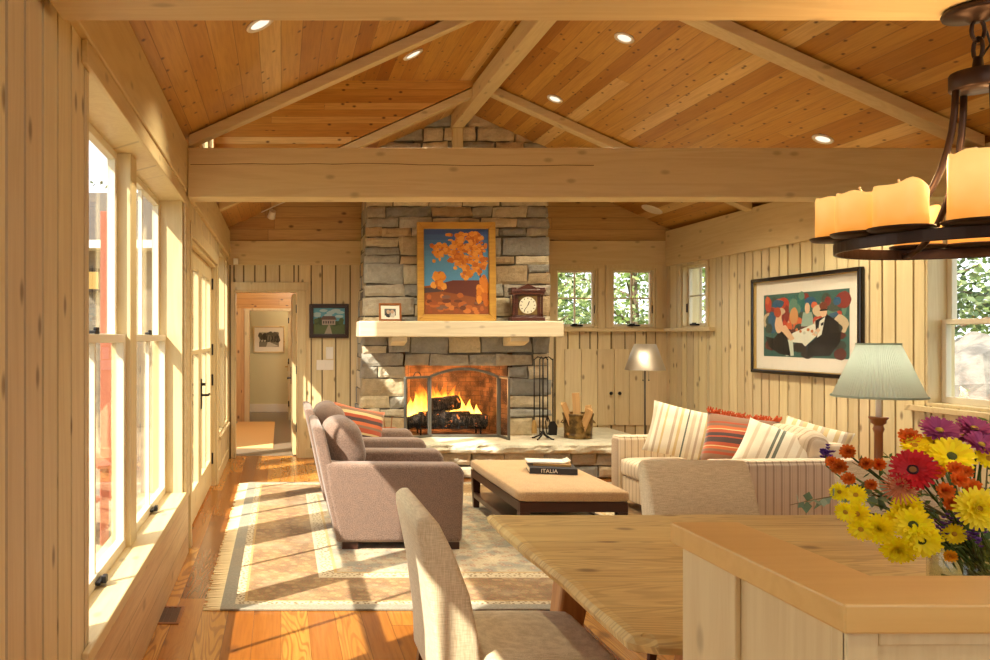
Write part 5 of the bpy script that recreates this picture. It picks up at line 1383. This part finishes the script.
def petal(mb, a, L, w, tilt, curl, z0, c, r0=.0, n=4):
    ca, sa = math.cos(a), math.sin(a); vs = []
    for i in range(n + 1):
        q = i / n; th = tilt + curl * q; r = r0 + L * q * math.cos(tilt + curl * q * .5); z = z0 + L * q * math.sin(tilt + curl * q * .5)
        ww = w * (.35 + .65 * math.sin(min(1, q * 1.15 + .12) * PI * .62)) * (1 if q < .9 else .55)
        for s in (-1, 1): vs.append((ca * r - sa * s * ww / 2, sa * r + ca * s * ww / 2, z + (.12 * ww)))
        vs.append((ca * r, sa * r, z))
    fs = []
    for i in range(n):
        o = i * 3; fs += [(o, o + 2, o + 5, o + 3), (o + 2, o + 1, o + 4, o + 5)]
    mb.add(vs, fs, c)


def vary(c, k=.12): 
    m = random.uniform(1 - k, 1 + k); return tuple(min(1, x * m * random.uniform(.97, 1.03)) for x in c)


YEL, PALE, RED, ORG, BRZ, MAG, PUR = (1.0, .85, .003), (1.0, .88, .04), (.62, .012, .02), (.72, .17, .012), (.60, .22, .10), (.36, .06, .24), (.17, .075, .38)
SPEC = {  # layers: (count, length, width, tilt, curl)
    'daisy': [(20, 1, .19, .10, .12), (18, .9, .19, .3, .15), (12, .7, .17, .5, .2)],
    'mum': [(26, 1, .16, .0, .25), (24, .9, .16, .3, .3), (20, .75, .17, .6, .4), (12, .55, .2, .9, .4), (8, .35, .2, 1.2, .3)],
    'gerbera': [(24, 1, .17, .05, .12), (22, .9, .17, .2, .15), (20, .62, .13, .35, .3)],
    'button': [(13, 1, .3, .1, .4), (12, .85, .3, .45, .5), (9, .6, .3, .9, .5)],
    'spider': [(26, 1, .07, .15, -.3), (24, .85, .07, .5, -.2), (18, .7, .07, .9, .1)],
}


def stem_pts(p, d):
    e = Vector((VXc + random.uniform(-.05, .05), VYc + random.uniform(-.05, .05), .80)); m = Vector((VXc + (p.x - VXc) * .3, VYc + (p.y - VYc) * .3, max(.97, .955 + (p.z - 1.0) * .15)))
    return [p - d * .004, p - d * .03] + [((p - d * .06) * (1 - q) ** 2 + m * 2 * q * (1 - q) + e * q * q) for q in (.15, .35, .55, .75, 1.0)]


def flower(px, py, rpx, kind, col, label, Y=2.1, cen=None, cr=.28, face=(0, 0), group=None, name='flower', cat='flower', stem=True):
    p = Vector((WX(px, Y), Y, WZ(py, Y))); r = rpx * (.95 if kind in ('daisy', 'mum') else .86) * Y / F
    out = Vector(((p.x - VXc) * 1.6 + face[0], -.55 + (Y - VYc) * 1.2, (p.z - 1.05) * 1.6 + .25 + face[1])); out.normalize()
    q = out.to_track_quat('Z', 'Y'); o = thing(name, label, cat, p, 0, group); o.rotation_euler = (q.to_matrix() @ Matrix.Rotation(random.random() * 6, 3, 'Z')).to_euler()
    M = (Matrix.Translation(p) @ o.rotation_euler.to_matrix().to_4x4()).inverted()
    mb = MB(); z = 0
    for (n, L, w, ti, cu) in SPEC[kind]:
        ph = random.random()
        for k in range(n): petal(mb, 2 * PI * (k + ph + random.uniform(-.12, .12)) / n, r * L * random.uniform(.92, 1.06), r * w * 1.35, ti + random.uniform(-.1, .1), cu, z, vary(col), r0=r * (.12 if cen else .02))
        z += r * .03
    mb.build('petals', MAT['petal'], o, smooth=True)
    if cen:
        mb = MB(); mb.lathe([(.0005, -.002), (r * cr, .0), (r * cr, r * .1), (r * cr * .7, r * .17), (.0005, r * .18)], n=16, t=cen); mb.build('flower_centre', MAT['petal'], o, smooth=True)
        if kind == 'gerbera': mb = MB(); mb.lathe([(r * .13, r * .185), (r * .16, r * .2), (.0005, r * .2)], n=14, t=lin(150, 96, 40)); mb.build('flower_eye', MAT['petal'], o)
    if stem:
        mb = MB(); pts = [M @ v for v in stem_pts(p, out)]; mb.tube(pts, .0022 if rpx < 12 else .003, 6, t=random.choice(GREENS)); mb.build('stem', MAT['leaf'], o, smooth=True)
    return o


dk = lin(70, 84, 22); gd2 = lin(206, 160, 30)
flower(856, 495, 10, 'daisy', YEL, 'small yellow daisy at the upper left of the yellow spray', 2.0, gd2)
flower(840, 492, 9, 'daisy', YEL, 'yellow daisy turned sideways at the far left of the bouquet, above the petal spray', 2.02, gd2, face=(-.6, 0))
flower(857, 514, 12, 'daisy', YEL, 'yellow daisy just below the small upper left yellow daisy', 1.99, gd2)
flower(846, 512, 10, 'daisy', YEL, 'leftmost low yellow daisy with long drooping petals', 1.99, gd2, face=(-.5, -.3))
flower(861, 529, 11, 'daisy', YEL, 'yellow daisy between the drooping leftmost one and the round yellow mum', 1.98, gd2, face=(0, -.3))
flower(878.5, 529, 16, 'mum', YEL, 'round yellow mum at the lower left of the bouquet', 1.97)
flower(898, 549, 16, 'mum', YEL, 'lowest round yellow mum hanging over the table', 1.96, face=(0, -.4))
flower(907, 507, 15, 'mum', YEL, 'yellow mum just below the spiky bronze chrysanthemum', 2.0)
flower(896, 520, 11, 'daisy', YEL, 'yellow daisy between the two upper round yellow mums', 1.99, gd2)
flower(913, 525, 17, 'daisy', YEL, 'large yellow daisy with a dark green centre low in the middle', 1.95, dk, .3)
flower(921, 540, 17, 'daisy', YEL, 'large yellow daisy with a dark centre tipped down towards the vase rim', 1.94, dk, .3, face=(.2, -.2))
flower(978.5, 509, 21, 'mum', PALE, 'biggest pale yellow mum at the right above the vase', 1.95, gd2, .2)
flower(951, 457, 19, 'daisy', YEL, 'yellow daisy with a dark centre high in the bouquet right of the red gerbera', 2.08, dk, .28)
flower(936, 444, 14, 'daisy', YEL, 'yellow daisy turned up behind the high dark-centred one', 2.14, gd2, face=(0, .4))
flower(915, 446, 12, 'daisy', YEL, 'yellow daisy above the red gerbera', 2.14, gd2, face=(-.2, .4))
flower(924, 453, 9, 'daisy', YEL, 'small yellow daisy tucked behind the top of the red gerbera', 2.12, gd2)
flower(988, 459, 13, 'daisy', YEL, 'yellow daisy at the right edge below the magenta daisies', 2.1, gd2)
flower(954, 534, 10, 'daisy', YEL, 'small yellow daisy among the purple statice just above the vase rim', 2.0, gd2, .3)
flower(950, 556, 7, 'button', (.85, .42, .01), 'tiny amber button flower resting against the vase', 2.02, gd2, .3)
flower(913, 470, 22, 'gerbera', RED, 'large red gerbera with a dark eye in the middle of the bouquet', 1.98, (.05, .006, .01), .3, face=(-.1, -.1))
for px, py, r, lab, Y in ((839, 467, 10, 'orange button flower at the far left of the bouquet', 2.02), (848, 452, 9, 'topmost orange button flower of the left sprig', 2.04), (849, 479, 8, 'orange button flower at the bottom of the left sprig', 2.02), (832, 462, 7, 'small orange button flower beside the violet bud on the left', 2.03),
                        (866, 464, 8, 'orange button flower left of the red gerbera', 2.06), (879, 465, 8, 'orange button flower touching the red gerbera on its left', 2.08), (871, 485, 7, 'small orange button flower above the yellow daisies on the left', 2.03),
                        (909, 438, 12, 'rust orange flower at the top left of the bouquet', 2.16), (945, 491, 10, 'orange button flower right below the red gerbera', 1.99), (937, 472, 9, 'orange button flower touching the red gerbera on its right', 2.02), (959, 480, 10, 'orange button flower in the middle of the right orange cluster', 2.0), (972, 487, 10, 'orange button flower at the right end of the right orange cluster', 2.0), (955, 469, 9, 'orange button flower at the top of the right orange cluster', 2.04), (951, 504, 9, 'lowest orange button flower under the right cluster', 1.99), (966, 472, 8, 'orange button flower below the high dark-centred yellow daisy', 2.03)):
    flower(px, py, r, 'button', vary(ORG, .15), lab, Y)
flower(900, 487, 20, 'spider', BRZ, 'spiky bronze chrysanthemum left below the red gerbera', 1.99)
for px, py, r, lab, Y in ((939, 431, 17, 'magenta daisy at the top middle of the bouquet', 2.15), (974, 429, 16, 'magenta daisy at the top right of the bouquet', 2.17), (981, 445, 15, 'magenta daisy at the right edge below the top right one', 2.12), (962, 436, 13, 'magenta daisy between the two top ones, turned back', 2.2), (990, 436, 14, 'magenta daisy cut by the right edge of the photo', 2.2)):
    flower(px, py, r, 'daisy', MAG, lab, Y, lin(170, 150, 40), .25, face=(0, .3))
def statice(px, py, r, label, Y):
    p = Vector((WX(px, Y), Y, WZ(py, Y))); o = thing('flower', label, 'flower', p, 0); mb = MB(); rr = r * Y / F
    for k in range(26):
        d = Vector((random.gauss(0, .5), random.gauss(0, .5), random.gauss(0, .5))) * rr
        for q in range(5): petal(mb, q * 1.26, .008, .008, .6, .2, 0, vary(PUR, .25), n=2)
        n5 = 5 * 9; mb.v[-n5:] = [(a + d.x, b + d.y, c + d.z) for a, b, c in mb.v[-n5:]]
    mb.build('blossom', MAT['petal'], o); mb = MB(); mb.tube([v - p for v in stem_pts(p, Vector((0, 0, 1)))], .0018, 5, t=GREENS[1]); mb.build('stem', MAT['leaf'], o)
statice(946, 529, 10, 'purple statice left of the small yellow daisy above the vase', 2.02); statice(974, 534, 11, 'purple statice low at the right, in front of the vase rim', 1.99); statice(968, 521, 9, 'purple statice under the biggest pale yellow mum', 2.02); statice(826, 454, 6, 'violet statice tip at the far left of the bouquet', 2.05); statice(941, 462, 6, 'purple statice tip behind the high yellow daisy', 2.12)


def sprig(label, p0, p1, n, L, w, cols, name='eucalyptus_sprig', cat='foliage', sag=.0, fan=0):
    p0, p1 = Vector(p0), Vector(p1); o = thing(name, label, cat, p0, 0); mb = MB(); pts = []
    for i in range(9):
        q = i / 8; pts.append((p1 - p0) * q + Vector((0, 0, sag * math.sin(q * PI))))
    mb.tube(pts, [.0028 - .002 * i / 8 for i in range(9)], 6, t=lin(120, 110, 70)); mb.build('stem', MAT['leaf'], o)
    mb = MB(); d = (p1 - p0).normalized()
    for i in range(n):
        q = .25 + .75 * i / n; c = (p1 - p0) * q + Vector((0, 0, sag * math.sin(q * PI)))
        for s in (-1, 1):
            a = Vector((random.uniform(-1, 1), random.uniform(-1, 1), random.uniform(-1, 1))).cross(d).normalized(); b = (d * .5 + a * s).normalized(); e = b.cross(Vector((random.uniform(-1, 1), random.uniform(-1, 1), 1))).normalized(); l = L * random.uniform(.7, 1.1) * (1.1 - .5 * q)
            vs = [c, c + b * l * .45 + e * w * l, c + b * l, c + b * l * .45 - e * w * l]; mb.add([tuple(v) for v in vs], [(0, 1, 2, 3)], random.choice(cols))
    mb.build('leaves', MAT['leaf'], o); return o
EU = [lin(132, 156, 130), lin(112, 140, 112), lin(150, 172, 148)]
base = (VXc - .08, VYc - .02, .98)
sprig('long eucalyptus sprig reaching left over the table', base, (WX(790, 2.0), 2.0, WZ(505, 2.0)), 16, .058, .32, EU, sag=.05)
sprig('short eucalyptus sprig under the left orange flowers', base, (WX(838, 2.1), 2.1, WZ(492, 2.1)), 8, .04, .34, EU, sag=.03)
sprig('eucalyptus sprig in the gap beside the bronze chrysanthemum', base, (WX(872, 2.08), 2.08, WZ(505, 2.08)), 6, .04, .34, EU)
GR = GREENS
sprig('leafy green stem behind the left orange flowers', base, (WX(852, 2.12), 2.12, WZ(462, 2.12)), 9, .05, .16, GR, 'green_stem')
sprig('leafy green stem above the orange flowers beside the gerbera', base, (WX(883, 2.2), 2.2, WZ(452, 2.2)), 9, .05, .16, GR, 'green_stem')
sprig('dark leafy stem at the right edge of the bouquet', (VXc, VYc, .97), (WX(990, 2.25), 2.25, WZ(415, 2.25)), 12, .05, .2, GR, 'green_stem')
sprig('leafy stem under the biggest pale yellow mum', (VXc, VYc, .95), (WX(970, 2.0), 2.0, WZ(500, 2.0)), 8, .05, .2, GR, 'green_stem')
sprig('leafy stem in the middle between the gerbera and the vase', (VXc, VYc, .95), (WX(930, 2.05), 2.05, WZ(492, 2.05)), 8, .055, .14, GR, 'green_stem')
mb = MB(); 
for k in range(150):
    a, r = random.random() * 6.28, random.uniform(.2, .93) * VR; c = Vector((VXc + r * math.cos(a), VYc + r * math.sin(a), random.uniform(.80, .96)))
    d = Vector((random.gauss(0, 1), random.gauss(0, 1), random.gauss(.5, 1))).normalized(); e = d.orthogonal().normalized(); l = .05
    d2 = [c, c + d * l * .5 + e * .012, c + d * l, c + d * l * .5 - e * .012]
    mx_ = max(math.hypot(v.x - VXc, v.y - VYc) for v in d2)
    if mx_ < VR * .93: mb.add([tuple(v) for v in d2], [(0, 1, 2, 3)], random.choice(GREENS + [lin(150, 170, 110)]))
o = mb.build('cut_greenery', MAT['leaf']); tag(o, 'cut green leaves packed inside the glass vase', 'foliage', kind='stuff')

# ------------------------------------------------------------------ outside
t = T('garden_ground'); v = t.coord(); n = t.noise(v, .8, 4); x_ = t.sep(v)
grass = t.mix(t.step(t.noise(v, 9, 3), .35, .65), lin(74, 96, 48), lin(104, 118, 66)); pav = t.mix(t.step(n, .4, .6), lin(150, 138, 118), lin(128, 116, 98))
MAT['ground'] = t.bsdf(t.mix(t.step(x_[0], -5.2, -5.0), grass, t.mix(t.step(x_[0], XR + .4, XR + .5), pav, grass)), .9)
mb = MB(); mb.box(-30, 40, -12, XR * 0 + 45, -.4, -.16); struct(mb.build('ground', MAT['ground']))
BARK = wood('tree_bark', 'Z', lin(120, 100, 80), lin(76, 62, 48), .9, 0)
def tree(label, x, y, h, r, z0, n, cols, seed, leaf=.11):
    rr = random.Random(seed); o = thing('tree', label, 'tree', (x, y, -.16), 0, 'trees outside the windows')
    mb = MB(); mb.tube([(0, 0, 0), (.04, .02, h * .4), (-.03, .05, h * .9)], [.11, .08, .02], 8)
    for k in range(7):
        a = rr.random() * 6.28; zb_ = h * rr.uniform(.3, .75); mb.tube([(0, 0, zb_), (r * .4 * math.cos(a), r * .4 * math.sin(a), zb_ + .3), (r * .75 * math.cos(a), r * .75 * math.sin(a), zb_ + .45)], [.04, .025, .01], 6)
    mb.build('trunk', BARK, o)
    mb = MB()
    cl = [(rr.uniform(-1, 1) * r * .75, rr.uniform(-1, 1) * r * .75, rr.uniform(z0, h)) for k in range(26)]
    for k in range(n):
        c = rr.choice(cl); p = Vector((c[0] + rr.gauss(0, .22) * r, c[1] + rr.gauss(0, .22) * r, max(.25, c[2] + rr.gauss(0, .14) * r)))
        d = Vector((rr.gauss(0, 1), rr.gauss(0, 1), rr.gauss(0, .7))).normalized(); e = d.cross(Vector((rr.gauss(0, 1), rr.gauss(0, 1), rr.gauss(0, 1)))).normalized(); l = leaf * rr.uniform(.7, 1.3)
        mb.add([tuple(p), tuple(p + d * l * .5 + e * l * .3), tuple(p + d * l), tuple(p + d * l * .5 - e * l * .3)], [(0, 1, 2, 3)], rr.choice(cols))
    mb.build('foliage', MAT['leaf'], o)
G1 = [lin(140, 164, 92), lin(166, 184, 116), lin(116, 142, 76), lin(190, 202, 150)]
G2 = [lin(78, 100, 58), lin(100, 122, 76), lin(60, 82, 48), lin(120, 138, 96)]
tree('pale leafy tree outside the left high window beside the chimney', 5.0, 15.5, 5.2, 1.7, .6, 5200, G1, 1, .12)
tree('leafy tree outside the right high window of the back wall', 6.6, 15.0, 5.0, 1.6, .6, 5200, G1, 2, .12)
tree('darker tree seen far behind between the two high windows', 6.2, 20, 6.5, 2.2, .8, 4200, G2, 3, .18)
tree('leafy tree outside the small corner window', 8.6, 15.5, 5.5, 1.8, .6, 4200, G1, 4, .12)
tree('slender tree beyond the rock outside the right window', 9.3, 11.6, 4.4, 1.3, 1.2, 4200, G2, 5, .12)
tree('pale bushy tree right behind the rock outside the right window', 11.2, 11.8, 4.6, 1.7, .9, 4600, G1, 6, .12)
tree('tall tree standing far left beyond the patio', -7.5, 17, 6.5, 2.2, .6, 2600, G1, 7, .14)
tree('bushy tree beyond the patio outside the garden doors', -5.2, 20, 6.0, 2.2, .4, 2600, G2, 8, .14)
t = T('garden_rock'); v = t.coord(); n = t.noise(v, 3, 5, .65)
MAT['rock'] = t.bsdf(t.mix(t.step(n, .35, .65), lin(96, 92, 86), lin(140, 134, 124)), .9, t.bump(n, .8, .05))
def rock(label, c, s, sd):
    mb = MB(); mb.ball((0, 0, 0), 1, 22); mb.v = [tuple(Vector((a * s[0], b * s[1], cc * s[2])) * (1 + .28 * mnoise.noise((a * 1.6 + sd, b * 1.6, cc * 1.6)) + .1 * mnoise.noise((a * 5, b * 5 + sd, cc * 5)))) for a, b, cc in mb.v]
    o = mb.build('rock', MAT['rock'], smooth=False, loc=c); tag(o, label, 'rock')
rock('big pale boulder outside the right window', (8.5, 9.9, .25), (1.2, .8, 1.15), 3)
rock('lower pale boulder to the right outside the right window', (7.0, 7.4, .1), (.7, .6, .75), 8)
def bush(label, c, r, cols, sd, n=900, leaf=.08):
    rr = random.Random(sd); o = thing('bush', label, 'bush', c, 0); mb = MB()
    for k in range(n):
        p = Vector((rr.gauss(0, .45) * r, rr.gauss(0, .45) * r, abs(rr.gauss(0, .5)) * r)); d = Vector((rr.gauss(0, 1), rr.gauss(0, 1), rr.gauss(.3, .7))).normalized(); e = d.orthogonal().normalized(); l = leaf * rr.uniform(.7, 1.3)
        mb.add([tuple(p), tuple(p + d * l * .5 + e * l * .3), tuple(p + d * l), tuple(p + d * l * .5 - e * l * .3)], [(0, 1, 2, 3)], rr.choice(cols))
    mb.build('foliage', MAT['leaf'], o)
bush('reddish bush at the foot of the boulder outside the right window', (7.35, 9.0, -.1), .8, [lin(176, 110, 90), lin(150, 120, 86), lin(196, 150, 120), lin(120, 130, 80)], 2)
bush('green bush on the bank behind the boulder', (9.9, 11.0, .2), 1.3, G2, 6, 1800, .1)
# grey building added beyond the patio to darken the window view, with a lantern
wg = thing('backdrop_wing', 'grey sided building added beyond the patio to darken the left window view', 'building', (-3.6, 14.5, -.16))
MAT['siding'] = planks('grey_siding', 2, 0, .15, 6.0, [(0, lin(120, 112, 98)), (1, lin(136, 128, 112))], .5, .7, 0)
mb = MB(); mb.box(-3.2, 1.6, 0, 3, 0, 3.2); mb.build('wall', MAT['siding'], wg)
mb = MB(); mb.box(-3.4, 1.7, -.5, 3.2, 3.2, 3.34); mb.build('eave', MAT['white'], wg)
mb = MB(); mb.prism([(-.5, 3.341), (3.2, 3.341), (1.35, 4.5)], -3.4, 1.7, 'X'); mb.build('roof', plain('grey_shingle', lin(92, 86, 78), .9), wg)
lt = thing('wall_lantern', 'small lit amber lantern on the added grey building outside the left windows', 'lantern', (WX(92, 14.4), 14.4, WZ(292, 14.4)))
mb = MB(); mb.box(-.10, .10, -.06, .06, .05, .36); mb.build('lantern_glass', emit('lantern_light', (1, .62, .18), 1.4), lt)
mb = MB(); mb.box(-.13, .13, -.08, .099, .0, .049); mb.box(-.13, .13, -.08, .099, .361, .42); mb.build('lantern_cap', MAT['black'], lt)
# red posts and chair on the patio, outside the left windows
o = MB(); o.box(-.09, .09, -.09, .09, 0, 2.9); q = o.build('patio_post', plain('red_painted_post', lin(164, 84, 62), .6), bevel=.008, loc=(-1.72, 8.1, -.158)); tag(q, 'square red-brown post on the patio outside the left windows', 'post')
pc = thing('patio_chair', 'red-brown slatted garden chair on the patio outside the left windows', 'garden chair', (-1.75, 6.4, -.158), .4)
RP = plain('red_stained_slats', lin(170, 92, 66), .6)
for x in (-.28, .28):
    mb = MB(); mb.box(x - .03, x + .03, -.32, -.27, 0, .62); mb.build('leg', RP, pc); mb = MB(); mb.box(x - .025, x + .025, .25, .3, 0, .5); mb.build('leg', RP, pc); mb = MB(); mb.box(x - .06, x + .06, -.36, .35, .62, .645); mb.build('arm', RP, pc)
mb = MB()
for k in range(5): mb.box(-.25, .25, -.3 + k * .11, -.2 + k * .11, .36 - k * .03, .385 - k * .03)
mb.build('seat', RP, pc); mb = MB()
for k in range(5): mb.hexa([(-.25 + k * .1, .22, .25), (-.16 + k * .1, .22, .25), (-.16 + k * .1, .245, .25), (-.25 + k * .1, .245, .25), (-.25 + k * .1, .45, 1.0), (-.16 + k * .1, .45, 1.0), (-.16 + k * .1, .475, 1.0), (-.25 + k * .1, .475, 1.0)])
mb.build('backrest', RP, pc)

# ------------------------------------------------------------------ light
def light(kind, name, e, col, loc, **k):
    L = bpy.data.lights.new(name, kind); L.energy = e; L.color = col
    for a, b in k.items(): setattr(L, a, b)
    o = bpy.data.objects.new(name, L); COL.objects.link(o); o.location = loc; return o
s = light('SUN', 'sun', 11.0, (1, .90, .74), (-6, -3, 8), angle=math.radians(.6))
s.rotation_euler = Vector((.77, .64, -.90)).to_track_quat('-Z', 'Y').to_euler()
light('POINT', 'fire_glow', 42, (1, .48, .16), (1.85, 9.3, .8), shadow_soft_size=.12)
light('POINT', 'fire_glow', 5, (1, .48, .16), (2.2, 9.05, .9), shadow_soft_size=.1)
light('POINT', 'hall_fill', 80, (1, .92, .74), (.3, 12.2, 2.5), shadow_soft_size=.15)  # unseen point light added to brighten the hall
light('POINT', 'far_room_fill', 40, (1, .92, .74), (.9, 15.0, 2.4), shadow_soft_size=.15)  # unseen point light added to brighten the far room
for x, y in ((1.4, -.6), (2.4, -.6), (3.7, -.6), (2.6, .6), (3.6, 1.1)):  # fill spots added out of view, no fixtures
    o = light('SPOT', 'kitchen_fill_spot', 42, (1, .84, .62), (x, y, roofZ(x) - .03), spot_size=math.radians(120), spot_blend=.8, shadow_soft_size=.06)
for x, y in ((.7, 6.6), (.7, 7.6), (3.3, 6.6), (3.3, 7.7)):  # extra fill for the living area, spots added without fixtures
    light('SPOT', 'living_fill_spot', 175 if y > 7 else 110, (1, .87, .62), (x, y, 3.3), spot_size=math.radians(125), spot_blend=.8, shadow_soft_size=.06)
w = bpy.data.worlds.new('sky'); SC.world = w; w.use_nodes = True
bg = w.node_tree.nodes['Background']; bg.inputs[0].default_value = (.92, .97, 1.0, 1); bg.inputs[1].default_value = 2.5

# ------------------------------------------------------------------ camera
cam = bpy.data.cameras.new('camera'); co = bpy.data.objects.new('camera', cam); COL.objects.link(co); SC.camera = co
co.location = (0, 0, EYE); co.rotation_euler = (PI / 2, 0, 0)
cam.sensor_width = 36; cam.sensor_fit = 'HORIZONTAL'; cam.lens = F / 990 * 36
cam.shift_x = (495 - VX) / 990; cam.shift_y = (VY - 330) / 990; cam.clip_start = .05; cam.clip_end = 200
vs_ = SC.view_settings; vs_.view_transform = 'Standard'; vs_.look = 'None'; vs_.gamma = 1; vs_.exposure = 0.08; vs_.use_curve_mapping = False
SC.display_settings.display_device = 'sRGB'
SC.cycles.use_denoising = True
SC.cycles.max_bounces = 10; SC.cycles.diffuse_bounces = 6; SC.cycles.transparent_max_bounces = 16; SC.cycles.sample_clamp_indirect = 6
SC.cycles.caustics_reflective = False; SC.cycles.caustics_refractive = False
